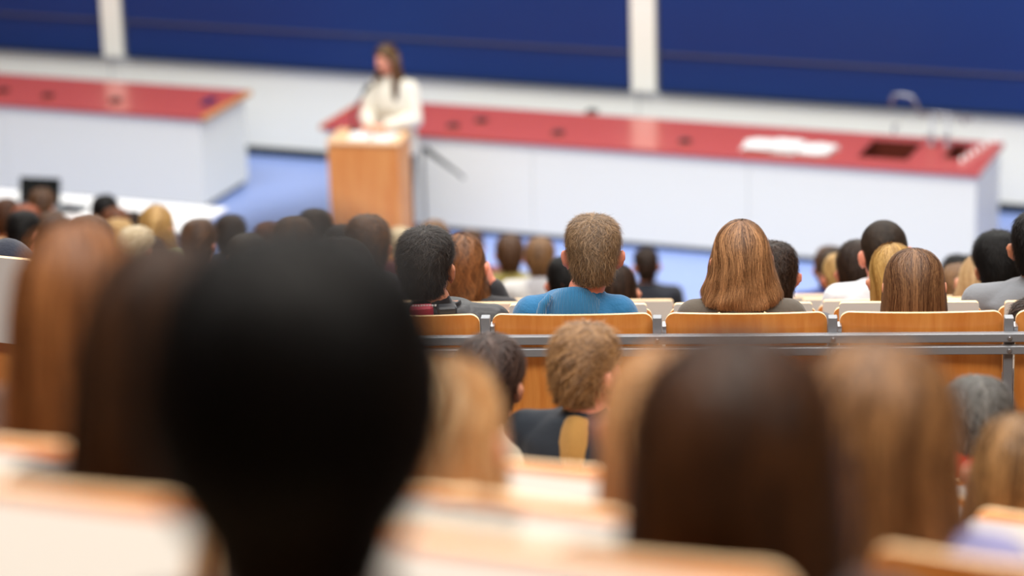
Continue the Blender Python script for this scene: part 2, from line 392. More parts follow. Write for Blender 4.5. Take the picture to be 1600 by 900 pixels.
# ------------------------------------------------------------------ lab counters
CYF, CYB, CH = 23.244, 24.224, 0.90
def outlet(parent, x, y, z, col=M_BLACKP, w=0.11, d=0.09, nm='power_outlet'):
    b = B().bbox(-w/2, w/2, -d/2, d/2, 0, 0.012, 0.004); b.bbox(-w/2+0.015, w/2-0.015, -d/2+0.015, d/2-0.015, 0.012, 0.03, 0.004)
    return b.obj(nm, col, parent, loc=(x, y, z))
def counter(label, x0, x1, oak_end, sink=None):
    t = thing('lab_counter', label, 'counter', ((x0+x1)/2, (CYF+CYB)/2, 0)); h = (x1-x0)/2; d = (CYB-CYF)/2
    n = max(2, round((x1-x0)/1.98)); ins = 0.03
    for k in range(n):
        a = -h+ins+(2*h-2*ins)*k/n; b_ = -h+ins+(2*h-2*ins)*(k+1)/n
        a += 0.002 if k else 0; b_ -= 0.002 if k < n-1 else 0
        g = B(); zc = CH-0.04; w_ = 0.02
        g.box(a, b_, -d+ins, -d+ins+w_, 0.055, zc); g.box(a, b_, d-ins-w_, d-ins, 0.055, zc)
        g.box(a, a+w_, -d+ins+w_, d-ins-w_, 0.055, zc); g.box(b_-w_, b_, -d+ins+w_, d-ins-w_, 0.055, zc); g.box(a+w_, b_-w_, -d+ins+w_, d-ins-w_, 0.055, 0.075)
        g.obj('cabinet_body', M_CAB, t)
    B().box(-h+0.06, h-0.06, -d+0.06, d-0.06, 0.0, 0.055).obj('plinth', M_BASE, t)
    top = B()
    # worktop slab with rectangular cutouts for the basins
    xs = [-h, h]; holes = sink or []
    zt0, zt1 = CH-0.038, CH
    cur = -h
    for hx0, hx1, hy0, hy1 in sorted(holes):
        top.box(cur, hx0, -d, d, zt0, zt1); top.box(hx0, hx1, -d, hy0, zt0, zt1); top.box(hx0, hx1, hy1, d, zt0, zt1); cur = hx1
    top.box(cur, h, -d, d, zt0, zt1)
    top.obj('worktop', M_RED, t)
    if oak_end: B().bbox(h, h+0.045, -d, d, zt0-0.004, zt1+0.002, 0.004).obj('end_edge', M_OAK, t)['label'] = 'light oak end edge'
    else: B().bbox(-h-0.025, -h, -d, d, zt0-0.004, zt1+0.001, 0.004).obj('end_edge', M_OAK, t)['label'] = 'light oak end edge'
    for hx0, hx1, hy0, hy1 in holes:
        b = B(); w = 0.012; zb = CH-0.24
        b.box(hx0, hx1, hy0, hy1, zb-w, zb); b.box(hx0, hx0+w, hy0, hy1, zb, CH+0.004); b.box(hx1-w, hx1, hy0, hy1, zb, CH+0.004)
        b.box(hx0+w, hx1-w, hy0, hy0+w, zb, CH+0.004); b.box(hx0+w, hx1-w, hy1-w, hy1, zb, CH+0.004)
        b.obj('sink_basin', M_BROWNSINK, t)
    return t, (x0+x1)/2, (CYF+CYB)/2
cl, cx, cy = counter('left white lab counter with red top and light oak end', -18.2, -12.025, True)
for px, py in ((5, 143), (75, 151), (180, 158)):
    p = onplane(px, py, (0, 0, 1), CH); outlet(cl, p[0]-cx, p[1]-cy, CH)
p = onplane(326, 160, (0, 0, 1), CH); outlet(cl, p[0]-cx, p[1]-cy, CH, mat('dark_blue_box', (28, 36, 90), 0.4), 0.09, 0.22, 'blue_socket_box')
LX0, LX1 = -10.835, -4.945; lcx = (LX0+LX1)/2; cy = (CYF+CYB)/2
s1 = (-6.03-lcx, -5.60-lcx, 23.47-cy, 24.02-cy); s2 = (-5.34-lcx, -5.19-lcx, 23.62-cy, 24.08-cy)
lc, cx, cy = counter('long white lab counter with red top and sink, right of the lectern', LX0, LX1, False, [s1, s2])
for px, py in ((752, 190), (708, 198), (872, 209), (1070, 222), (925, 176)):
    p = onplane(px, py, (0, 0, 1), CH); outlet(lc, p[0]-cx, p[1]-cy, CH)
# taps between the basins: two upright stands, a cross pipe and a large swan-neck spout
def up(px, py, Y): return onplane(px, py, (0, 1, 0), Y)
TY = 23.98
tp = [(up(1455, 240, TY)), (up(1480, 232, TY))]
for i, q in enumerate(tp):
    x = q[0]-cx; y = TY-cy; h1 = up(1455+22*i, 178, TY)[2]
    b = B(); b.tube([(x, y, CH), (x, y, CH+0.03), (x, y, CH+0.031), (x, y, h1)], [0.035, 0.032, 0.012, 0.010], 12); b.obj('tap_stand', M_CHROME, lc, True)
    b = B(); b.tube([(x, y-0.05, CH+0.10), (x, y+0.05, CH+0.10)], 0.008, 8); b.tube([(x-0.04, y-0.05, CH+0.10), (x+0.04, y-0.05, CH+0.10)], 0.009, 8); b.obj('tap_handle', M_CHROME, lc, True)
def L(px, py): q = up(px, py, TY); return (q[0]-cx, TY-cy, q[2])
b = B(); b.tube([L(1435, 176), L(1470, 177), L(1520, 186)], 0.012, 10); b.obj('cross_pipe', M_CHROME, lc, True)
b = B(); b.tube([L(1455, 178), L(1436, 178), L(1432, 162), L(1424, 151), L(1408, 148), L(1397, 149), L(1393, 156), L(1394, 166)], 0.017, 12); b.obj('swan_neck_spout', M_CHROME, lc, True)
b = B(); b.tube([L(1506, 184), L(1506, 194)], [0.012, 0.009], 10); b.tube([L(1517, 186), L(1517, 180)], 0.016, 10); b.obj('side_nozzle', M_CHROME, lc, True)
for i in range(7):
    p = onplane(1503+9.5*i, 253-6.2*i, (0, 0, 1), CH); x, y = p[0]-cx, p[1]-cy
    b = B(); b.tube([(x, y, CH), (x, y, CH+0.012), (x, y, CH+0.013), (x, y, CH+0.04)], [0.02, 0.02, 0.012, 0.014], 12); b.obj('gas_knob', M_PAPER, lc, True)
p = onplane(1397, 208, (0, 0, 1), CH); b = B(); b.tube([(p[0]-cx, p[1]-cy, CH), (p[0]-cx, p[1]-cy, CH+0.07), (p[0]-cx+0.04, p[1]-cy, CH+0.07)], 0.012, 8); b.obj('water_valve', M_CHROME, lc, True)
# piles of paper on the long counter
for i, (px, py, n, lb) in enumerate(((1186, 230, 14, 'left pile of loose white papers on the red worktop'), (1228, 234, 20, 'middle pile of loose white papers on the red worktop'), (1274, 237, 12, 'right pile of loose white papers on the red worktop, nearest the sink'))):
    p = onplane(px, py, (0, 0, 1), CH); R_ = random.Random(i); b = B()
    for k in range(n):
        dx, dy, a = R_.uniform(-.04, .04), R_.uniform(-.03, .03), R_.uniform(-.35, .35); z = 0.0025*k; c, s = math.cos(a), math.sin(a)
        V = [(dx+c*x-s*y, dy+s*x+c*y, zz) for zz in (z, z+0.002) for x, y in ((-.105, -.148), (.105, -.148), (.105, .148), (-.105, .148))]
        b.add(V, [(3, 2, 1, 0), (4, 5, 6, 7), (0, 1, 5, 4), (1, 2, 6, 5), (2, 3, 7, 6), (3, 0, 4, 7)])
    tag(b.obj('paper_pile', M_PAPER, loc=(p[0], p[1], CH+0.0005)), lb, 'paper')
# ------------------------------------------------------------------ front table with laptop
t = thing('front_table', 'long bright white table in front of the left lab counter', 'table', (-14.0, 20.75, 0))
tx1 = -10.74+14.0
B().bbox(-4.0, tx1, -0.40, 0.386, 0.72, 0.75, 0.004).obj('table_top', M_TABLE, t)
for sx in (-3.9, -1.4, tx1-0.12):
    for sy in (-0.33, 0.32): B().bbox(sx-0.02, sx+0.02, sy-0.02, sy+0.02, 0, 0.72, 0.003).obj('leg', M_STEEL, t)
B().bbox(-3.9, tx1-0.12, 0.31, 0.33, 0.35, 0.71, 0.003).obj('modesty_panel', M_CAB, t)
lp = onplane(60, 322, (0, 0, 1), 0.75)
t = thing('laptop', 'open black laptop standing on the white front table', 'laptop', (lp[0], lp[1]+0.02, 0.75), 0.12)
B().bbox(-0.18, 0.18, -0.26, 0.0, 0.0, 0.018, 0.004).obj('keyboard_base', mat('laptop_grey', (120, 124, 128), 0.4, metal=0.3), t)
o = B().bbox(-0.18, 0.18, -0.006, 0.006, 0.0, 0.215, 0.003).obj('screen_lid', M_SCREEN, t, loc=(0, 0.004, 0.016), rot=(-0.25, 0, 0))
B().box(-0.165, 0.165, -0.0085, -0.006, 0.015, 0.2).obj('display', M_SCREEN, o)
pp = onplane(108, 330, (0, 0, 1), 0.75)
t = thing('document_camera', 'small grey device on the white table right of the laptop', 'device', (pp[0], pp[1], 0.75))
B().bbox(-0.13, 0.13, -0.1, 0.1, 0, 0.04, 0.008).obj('base', mat('laptop_grey', (120, 124, 128), 0.4), t)
B().bbox(-0.04, 0.04, -0.03, 0.03, 0.04, 0.06, 0.006).obj('switch', M_BLACKP, t)
pp = onplane(37, 318, (0, 0, 1), 0.75)
tag(B().tube([(0, 0, 0), (0, 0, 0.13), (0, 0, 0.16), (0, 0, 0.2)], [0.035, 0.035, 0.014, 0.014], 14).obj('water_bottle', M_PAPER, None, True, (pp[0]-0.02, pp[1]-0.45, 0.75)), 'small white bottle in front of the laptop on the table', 'bottle')
# ------------------------------------------------------------------ lectern, papers, microphone
LZ = 1.10; LROT = math.atan2(0.118, 0.60)
la = onplane(511, 222, (0, 0, 1), LZ); lb_ = onplane(622, 225, (0, 0, 1), LZ)
lw = np.linalg.norm(lb_-la); LROT = math.atan2(lb_[1]-la[1], lb_[0]-la[0]); ld = 0.42
ldir = np.array([math.cos(LROT), math.sin(LROT)]); lnor = np.array([-ldir[1], ldir[0]])
lo = la[:2]+ldir*lw/2+lnor*ld/2
t = thing('lectern', 'beech wood lectern in front of the red-topped counter', 'lectern', (lo[0], lo[1], 0), LROT); h = lw/2
B().bbox(-h, h, -ld/2, -ld/2+0.022, 0.0, LZ-0.02, 0.002).obj('front_panel', M_LECT, t)
for sx in (-1, 1): B().bbox(sx*h-(0.022 if sx > 0 else 0), sx*h+(0.022 if sx < 0 else 0), -ld/2+0.0225, ld/2, 0.0, LZ-0.02, 0.002).obj('side_panel', M_LECT, t)
o = B().bbox(-h-0.01, h+0.01, -ld/2-0.01, ld/2+0.03, 0, 0.022, 0.004).obj('reading_top', M_LECTT, t, loc=(0, 0, LZ-0.018))
B().box(-h+0.025, h-0.025, -ld/2+0.03, ld/2-0.02, 0.55, 0.57).obj('shelf', M_LECT, t)
ZL = LZ+0.0045
def lpt(px, py, z=ZL): return onplane(px, py, (0, 0, 1), z)
for i, (dx, dy, a, lb) in enumerate(((-0.06, 0.0, 0.1, 'white sheet of notes lying on the lectern top, left of the hands'), (0.13, -0.02, -0.15, 'white sheet of notes lying on the lectern top, right side'))):
    q = lo+ldir*dx+lnor*dy
    b = B()
    for k in range(4): b.box(-0.10+0.002*k, 0.10+0.002*k, -0.14, 0.14, 0.0012*k, 0.0012*k+0.001)
    tag(b.obj('notes', M_PAPER, None, loc=(q[0], q[1], ZL), rot=(0, 0, LROT+a)), lb, 'paper')
mb = lo-ldir*0.16+lnor*0.14
t = thing('microphone', 'black gooseneck microphone on the lectern pointing at the speaker', 'microphone', (mb[0], mb[1], ZL), LROT)
b = B(); b.tube([(0, 0, 0), (0, 0, 0.02)], 0.04, 16); b.obj('base', M_BLACKP, t)
b = B(); b.tube([(0, 0, 0.02), (-0.01, 0.0, 0.12), (0.03, 0.02, 0.24), (0.09, 0.04, 0.33)], 0.008, 8); b.obj('gooseneck', M_BLACKP, t, True)
b = B(); b.tube([(0.085, 0.04, 0.32), (0.10, 0.045, 0.345), (0.14, 0.06, 0.40), (0.145, 0.062, 0.405)], [0.014, 0.02, 0.02, 0.01], 12); b.obj('capsule', M_BLACKP, t, True)
# boom of a low microphone stand leaning out behind the lectern
sA = up(672, 236, 22.62); sB = up(716, 271, 22.62)
t = thing('microphone_stand', 'thin dark stand arm slanting down right behind the lectern', 'stand', (sB[0]+0.1, 22.62, 0))
ox = sB[0]+0.1
b = B(); b.tube([(sA[0]-ox-0.05, 0, sA[2]+0.02), (sA[0]-ox, 0, sA[2]-0.015), (sB[0]-ox, 0, sB[2]), (sB[0]-ox+0.05, 0, sB[2]-0.04)], [0.026, 0.024, 0.011, 0.011], 10); b.obj('boom', M_BLACKP, t, True)
pxx = sA[0]-ox-0.07
b = B(); b.tube([(pxx, 0, 0.02), (pxx, 0, sA[2]+0.04)], 0.011, 8); b.obj('pole', M_BLACKP, t, True)
b = B(); b.tube([(pxx, 0, 0.0), (pxx, 0, 0.02)], 0.12, 24); b.obj('base', M_BLACKP, t)
# ------------------------------------------------------------------ bag hung behind the black jacket
# ------------------------------------------------------------------ body building
def sph_tmpl(nu=18, nv=12):
    V = [(0, 0, 1)]
    for i in range(1, nv):
        a = math.pi*i/nv
        for k in range(nu): b = 2*math.pi*k/nu; V.append((math.sin(a)*math.cos(b), math.sin(a)*math.sin(b), math.cos(a)))
    V.append((0, 0, -1)); F = [(0, 1+k, 1+(k+1) % nu) for k in range(nu)]
    for i in range(nv-2):
        for k in range(nu):
            a = 1+i*nu; F.append((a+k, a+nu+k, a+nu+(k+1) % nu, a+(k+1) % nu))
    a = 1+(nv-2)*nu; L = len(V)-1
    F += [(a+k, L, a+(k+1) % nu) for k in range(nu)]
    return np.array(V), F
SV, SF = sph_tmpl()
class Blob(B):
    def ell(s, c, r, R=None):
        V = SV*np.array(r)
        if R is not None: V = V@R.T
        return s.add(V+np.array(c), SF)
    def cap(s, p0, r0, p1, r1, n=14):
        p0 = np.array(p0, float); p1 = np.array(p1, float); t = p1-p0; L = np.linalg.norm(t); t = t/(L+1e-9)
        pts = []; rr = []
        for a in (80, 55, 28): a = math.radians(a); pts.append(p0-t*r0*math.sin(a)); rr.append(r0*math.cos(a))
        for k in range(6): q = k/5; pts.append(p0+t*L*q); rr.append(r0+(r1-r0)*q)
        for a in (28, 55, 80): a = math.radians(a); pts.append(p1+t*r1*math.sin(a)); rr.append(r1*math.cos(a))
        return s.tube(pts, rr, n)
    def hloft(s, secs, n=24):
        """secs: (x,y,z,rx,ry) horizontal superelliptic sections bottom to top"""
        R = []
        for x, y, z, rx, ry in secs:
            R.append([(x+rx*math.copysign(abs(math.cos(a))**0.85, math.cos(a)), y+ry*math.copysign(abs(math.sin(a))**0.85, math.sin(a)), z) for a in [2*math.pi*k/n for k in range(n)]])
        return s.ring(R)
def remesh(b, vox, smooth=4, name='m'):
    me = mesh_from(name, b.v, b.f, [])
    o = bpy.data.objects.new('tmp', me); C.objects.link(o)
    r = o.modifiers.new('r', 'REMESH'); r.mode = 'VOXEL'; r.voxel_size = vox; r.use_smooth_shade = True
    if smooth:
        s = o.modifiers.new('s', 'SMOOTH'); s.factor = 0.5; s.iterations = smooth
    dg = bpy.context.evaluated_depsgraph_get(); dg.update()
    ev = o.evaluated_get(dg); m2 = ev.to_mesh()
    V = np.empty(len(m2.vertices)*3, np.float32); m2.vertices.foreach_get('co', V); V = V.reshape(-1, 3).astype(float)
    F = [tuple(p.vertices) for p in m2.polygons]
    ev.to_mesh_clear(); bpy.data.objects.remove(o); bpy.data.meshes.remove(me)
    return V, F

def head_blob(b, M):
    """head prims transformed by 4x4 M; origin = head centre, +y = face; crown +.12, chin -.115"""
    def T(p): return (M@np.array([*p, 1.0]))[:3]
    R = M[:3, :3]
    def e(c, r): b.ell(T(c), r, R)
    e((0, -0.012, 0.026), (0.074, 0.096, 0.092)); e((0, 0.015, -0.005), (0.067, 0.078, 0.083))
    e((0, 0.035, -0.055), (0.052, 0.052, 0.052)); e((0, 0.06, -0.092), (0.026, 0.024, 0.022))
    e((0, 0.075, 0.036), (0.052, 0.02, 0.016))                       # brow
    for s in (-1, 1):
        e((s*0.033, 0.078, -0.018), (0.02, 0.018, 0.018))              # cheek
        e((s*0.031, 0.077, 0.015), (0.0135, 0.0135, 0.0115))            # eyelid bulge
        # ear: rim and lobe
        e((s*0.081, -0.006, -0.004), (0.012, 0.018, 0.034)); e((s*0.080, 0.001, -0.032), (0.008, 0.011, 0.013)); e((s*0.094, -0.016, 0.002), (0.0065, 0.013, 0.034)); e((s*0.101, -0.022, 0.010), (0.005, 0.008, 0.021))
    b.cap(T((0, 0.09, 0.022)), 0.008, T((0, 0.110, -0.018)), 0.0125); e((0.011, 0.098, -0.022), (0.008, 0.010, 0.007)); e((-0.011, 0.098, -0.022), (0.008, 0.010, 0.007))
    b.cap(T((-0.019, 0.083, -0.050)), 0.006, T((0.0, 0.093, -0.047)), 0.007); b.cap(T((0.019, 0.083, -0.050)), 0.006, T((0.0, 0.093, -0.047)), 0.007)
    b.cap(T((-0.016, 0.083, -0.060)), 0.006, T((0.016, 0.083, -0.060)), 0.0065)
def hand_raw(curl):
    b = Blob()
    b.ell((0, 0.045, 0), (0.040, 0.052, 0.015)); b.ell((0.022, 0.03, -0.006), (0.018, 0.034, 0.015)); b.cap((0, -0.03, 0), 0.026, (0, 0.02, 0), 0.024)
    for i, (x, L) in enumerate(((0.030, 0.072), (0.010, 0.080), (-0.011, 0.074), (-0.030, 0.058))):
        p = np.array([x, 0.085, 0.0]); a = -0.15; d = x*0.9; r = 0.0088
        b.cap((x*0.8, 0.05, 0), 0.010, p, r+0.0006)
        for k, f in enumerate((0.45, 0.32, 0.23)):
            a -= curl*(0.9 if k == 0 else 1.0)+0.05*i
            q = p + L*f*np.array([d*math.cos(a), math.cos(a), math.sin(a)]); b.cap(p, r, q, r-0.0008); p = q; r -= 0.0008
    p = np.array([0.030, 0.018, -0.004]); ang = 0.95
    for k, L in enumerate((0.036, 0.032, 0.026)):
        q = p+L*np.array([math.sin(ang), math.cos(ang), -0.25-curl*0.3*k]); b.cap(p, 0.0125-0.0012*k, q, 0.0112-0.0012*k); p = q; ang -= 0.28+curl*0.5
    return remesh(b, 0.0042, 2)
HANDS = {'relaxed': hand_raw(0.28), 'fist': hand_raw(1.15)}
def hand_at(kind, wrist, fdir, palm, left):
    V, F = HANDS[kind]; V = V.copy()
    if left: V[:, 0] *= -1; F = [tuple(reversed(f)) for f in F]
    y = np.array(fdir, float); y /= np.linalg.norm(y); z = -np.array(palm, float); z -= y*(z@y); z /= np.linalg.norm(z); x = np.cross(y, z)
    return V@np.array([x, y, z])+np.array(wrist), F

def rotm(e):  # euler xyz -> 3x3 numpy
    return np.array(Euler(e, 'XYZ').to_matrix())
_sub = {}
def build_body(jt, M, vox):
    b = Blob(); head_blob(b, M)
    nk = jt['neck']; hc = M[:3, 3]; R = M[:3, :3]
    b.cap(nk, 0.060*jt.get('nw', 1), hc+R@np.array([0, -0.02, -0.06]), 0.050*jt.get('nw', 1))
    b.hloft(jt['torso'])
    for s in (0, 1):
        sh, el, wr = jt['arm'][s]
        b.cap((sh[0]*0.5, sh[1], sh[2]+0.01), 0.05, sh, 0.05); b.cap(sh, 0.048, el, 0.036); b.cap(el, 0.037, wr, 0.024)
        hp, kn, an, toe = [np.array(q_) for q_ in jt['leg'][s]]
        b.cap(hp, 0.085, kn, 0.055); b.cap(kn, 0.054, an, 0.035); b.cap(an, 0.033, toe+np.array([0, -0.03, 0.004]), 0.024)
    V, F = remesh(b, vox, 3)
    for s in (0, 1):
        sh, el, wr = jt['arm'][s]
        kind, fd, pl = jt['hand'][s]
        HV, HF = hand_at(kind, wr, fd, pl, s == 0)
        k = len(V); V = np.vstack([V, HV]); F = F+[tuple(i+k for i in f) for f in HF]
    return V, F
def build_top(jt, vox, loose=0.014, hem=None, collar=True):
    b = Blob(); T = jt['torso']
    t2 = [(x, y, z, rx+loose*1.3, ry+loose*1.3) for x, y, z, rx, ry in T]
    if hem is not None: t2 = [(T[0][0], T[0][1], hem, T[0][3]+loose*1.6, T[0][4]+loose*1.6)]+[q for q in t2 if q[2] > hem+0.02]
    b.hloft(t2)
    nk = np.array(jt['neck'])
    b.cap(nk-np.array([0, 0, 0.05]), 0.075, nk+np.array([0, 0.0, -0.012]), 0.064)
    for s in (0, 1):
        sh, el, wr = [np.array(q) for q in jt['arm'][s]]
        b.cap((sh[0]*0.4, sh[1], sh[2]+0.018), 0.056, sh, 0.056+loose*0.5); b.cap(sh, 0.055+loose*0.7, el, 0.046+loose); b.cap(el, 0.046+loose, el+(wr-el)*0.95, 0.033+loose)
    return remesh(b, vox, 4)
def seated(sit, M, arms='lap', shw=0.17, back=0.0, drop=0.31):
    hc = M[:3, 3]; zs = sit-drop
    nk = (hc[0]*0.6, -0.025+hc[1]*0.5, zs+0.075)
    T = [(0, 0.0, 0.45, 0.15, 0.12), (0, -0.01, 0.50, 0.18, 0.125), (0, -0.01, 0.60, 0.160, 0.11), (0, -0.01, 0.70, 0.15, 0.105),
         (0, -0.012, zs-0.17, 0.16, 0.115), (0, -0.015, zs-0.06, 0.165, 0.11), (0, -0.02, zs+0.0, shw-0.005, 0.09), (0, -0.02, zs+0.035, shw*0.72, 0.075), (0, -0.02, zs+0.065, 0.075, 0.06)]
    jt = dict(neck=nk, torso=T, arm=[], leg=[], hand=[])
    for s, sg in ((0, -1), (1, 1)):
        sh = (sg*shw, -0.02, zs-0.005)
        if arms == 'chin' and sg == 1:
            el = (0.21, 0.12, zs-0.22); wr = (0.10, 0.12, zs+0.06); hd = ('fist', (-0.25, -0.1, 1.0), (-1, 0.1, 0))
        elif arms == 'desk':
            el = (sg*0.23, 0.12, zs-0.27); wr = (sg*0.10, 0.33, zs-0.27); hd = ('relaxed', (-sg*0.6, 1, -0.1), (0, 0, -1))
        else:
            el = (sg*0.225, 0.02, zs-0.29); wr = (sg*0.13, 0.22, 0.66); hd = ('relaxed', (-sg*0.5, 1, -0.35), (0, -0.1, -1))
        jt['arm'].append((sh, el, wr)); jt['hand'].append(hd)
        jt['leg'].append(((sg*0.09, 0.0, 0.535), (sg*0.10, 0.42, 0.53), (sg*0.10, 0.42, 0.10), (sg*0.105, 0.54, 0.035)))
    return jt
def build_trousers(jt, vox=0.014):
    b = Blob(); T = jt['torso'][0]
    b.ell((0, T[1], T[2]+0.06), (0.19, 0.145, 0.10))
    for s in (0, 1):
        hp, kn, an, toe = [np.array(q) for q in jt['leg'][s]]
        b.cap(hp, 0.096, kn, 0.067); b.cap(kn, 0.067, an+(kn-an)*0.06, 0.052)
    return remesh(b, vox, 3)
def build_shoe(jt, s):
    hp, kn, an, toe = [np.array(q) for q in jt['leg'][s]]
    d = toe-an; d[2] = 0; d /= np.linalg.norm(d); a = math.atan2(d[1], d[0])-math.pi/2; R = rotm((0, 0, a))
    b = Blob(); b.ell((0, 0.10, 0.040), (0.046, 0.125, 0.038)); b.ell((0, 0.0, 0.055), (0.040, 0.065, 0.05)); b.cap((0, 0, 0.06), 0.045, (0, 0, 0.10), 0.046)
    b.ell((0, 0.06, 0.018), (0.048, 0.155, 0.017))
    V, F = remesh(b, 0.008, 2); V[:, 2] = np.maximum(V[:, 2], 0.004)
    V = V@R.T; V[:, 0] += an[0]; V[:, 1] += an[1]; V[:, 2] += an[2]-0.10
    return V, F

# ------------------------------------------------------------------ hair
def interp(prof, z_or_t, col, t):
    return np.interp(t, z_or_t, [p[col] for p in prof])
TOPS = [(0.138, 0.0, 0.0, 0.0), (0.134, 0.030, 0.036, 0.034), (0.120, 0.054, 0.066, 0.060), (0.092, 0.073, 0.090, 0.086), (0.05, 0.0835, 0.104, 0.100), (0.01, 0.086, 0.108, 0.096)]
STY = {
 # profile rows: z, half width, back depth, front depth ; lim: (z, azimuth limit from the back in degrees)
 'short': dict(p=[(0.135, 0, 0, 0), (0.133, 0.032, 0.036, 0.034), (0.124, 0.062, 0.068, 0.064), (0.100, 0.079, 0.088, 0.088), (0.065, 0.085, 0.103, 0.100), (0.02, 0.077, 0.106, 0.09), (-0.02, 0.070, 0.101, 0.08), (-0.05, 0.062, 0.090, 0.07), (-0.070, 0.056, 0.076, 0.06)],
               lim=[(-0.1, 58), (-0.05, 68), (-0.01, 78), (0.025, 88), (0.045, 112), (0.075, 150), (0.095, 180)], L=0.16, lift=0.010),
 'buzz': dict(p=[(0.127, 0, 0, 0), (0.124, 0.028, 0.034, 0.034), (0.112, 0.050, 0.062, 0.056), (0.088, 0.069, 0.084, 0.08), (0.05, 0.0785, 0.101, 0.096), (0.01, 0.0785, 0.105, 0.09), (-0.03, 0.072, 0.100, 0.08), (-0.065, 0.060, 0.084, 0.07), (-0.085, 0.053, 0.073, 0.06)],
              lim=[(-0.1, 60), (-0.05, 70), (-0.01, 84), (0.03, 96), (0.05, 118), (0.075, 140), (0.10, 180)], L=0.10, lift=0.001),
 'bushy': dict(p=[(0.146, 0, 0, 0), (0.143, 0.036, 0.040, 0.04), (0.130, 0.062, 0.072, 0.068), (0.102, 0.081, 0.096, 0.094), (0.06, 0.089, 0.110, 0.106), (0.015, 0.084, 0.112, 0.095), (-0.025, 0.075, 0.104, 0.085), (-0.06, 0.062, 0.088, 0.07), (-0.085, 0.050, 0.070, 0.06)],
               lim=[(-0.1, 62), (-0.05, 74), (-0.01, 84), (0.03, 94), (0.05, 120), (0.075, 150), (0.095, 180)], L=0.2, lift=0.011),
 'orb': dict(p=[(0.150, 0, 0, 0), (0.143, 0.045, 0.050, 0.045), (0.122, 0.080, 0.086, 0.075), (0.085, 0.105, 0.112, 0.095), (0.03, 0.117, 0.126, 0.105), (-0.02, 0.113, 0.124, 0.095), (-0.06, 0.098, 0.110, 0.085), (-0.095, 0.076, 0.092, 0.07), (-0.14, 0.058, 0.076, 0.06)],
             lim=[(-0.35, 80), (-0.1, 90), (0.0, 104), (0.04, 118), (0.07, 145), (0.095, 180)], L=0.4, lift=0.004),
 'long': dict(p=TOPS+[(-0.04, 0.089, 0.107, 0.09), (-0.09, 0.092, 0.103, 0.08), (-0.15, 0.097, 0.108, 0.07), (-0.22, 0.104, 0.120, 0.06), (-0.32, 0.104, 0.124, 0.055)],
              lim=[(-0.35, 104), (-0.1, 112), (0.0, 108), (0.04, 118), (0.07, 145), (0.095, 180)], L=0.8, lift=0.002),
 'bob': dict(p=TOPS+[(-0.04, 0.092, 0.112, 0.09), (-0.09, 0.098, 0.112, 0.08), (-0.14, 0.096, 0.106, 0.07)],
             lim=[(-0.35, 100), (-0.1, 108), (0.0, 108), (0.04, 118), (0.07, 145), (0.095, 180)], L=0.7, lift=0.002),
 'flare': dict(p=[(0.140, 0, 0, 0), (0.135, 0.032, 0.038, 0.036), (0.118, 0.060, 0.068, 0.060), (0.085, 0.080, 0.094, 0.088), (0.04, 0.094, 0.108, 0.100), (-0.01, 0.103, 0.112, 0.096), (-0.06, 0.112, 0.112, 0.09), (-0.10, 0.121, 0.116, 0.085), (-0.128, 0.134, 0.122, 0.08), (-0.15, 0.13, 0.118, 0.075)],
             lim=[(-0.35, 100), (-0.1, 110), (0.0, 108), (0.04, 118), (0.07, 145), (0.095, 180)], L=0.85, lift=0.003),
 'big': dict(p=[(0.150, 0, 0, 0), (0.144, 0.040, 0.045, 0.04), (0.125, 0.072, 0.080, 0.07), (0.088, 0.094, 0.104, 0.09), (0.035, 0.105, 0.116, 0.10), (-0.03, 0.104, 0.118, 0.09), (-0.09, 0.092, 0.106, 0.08), (-0.14, 0.072, 0.088, 0.07), (-0.19, 0.05, 0.07, 0.06)],
             lim=[(-0.35, 80), (-0.1, 96), (0.0, 108), (0.04, 118), (0.07, 145), (0.095, 180)], L=0.6, lift=0.004),
}
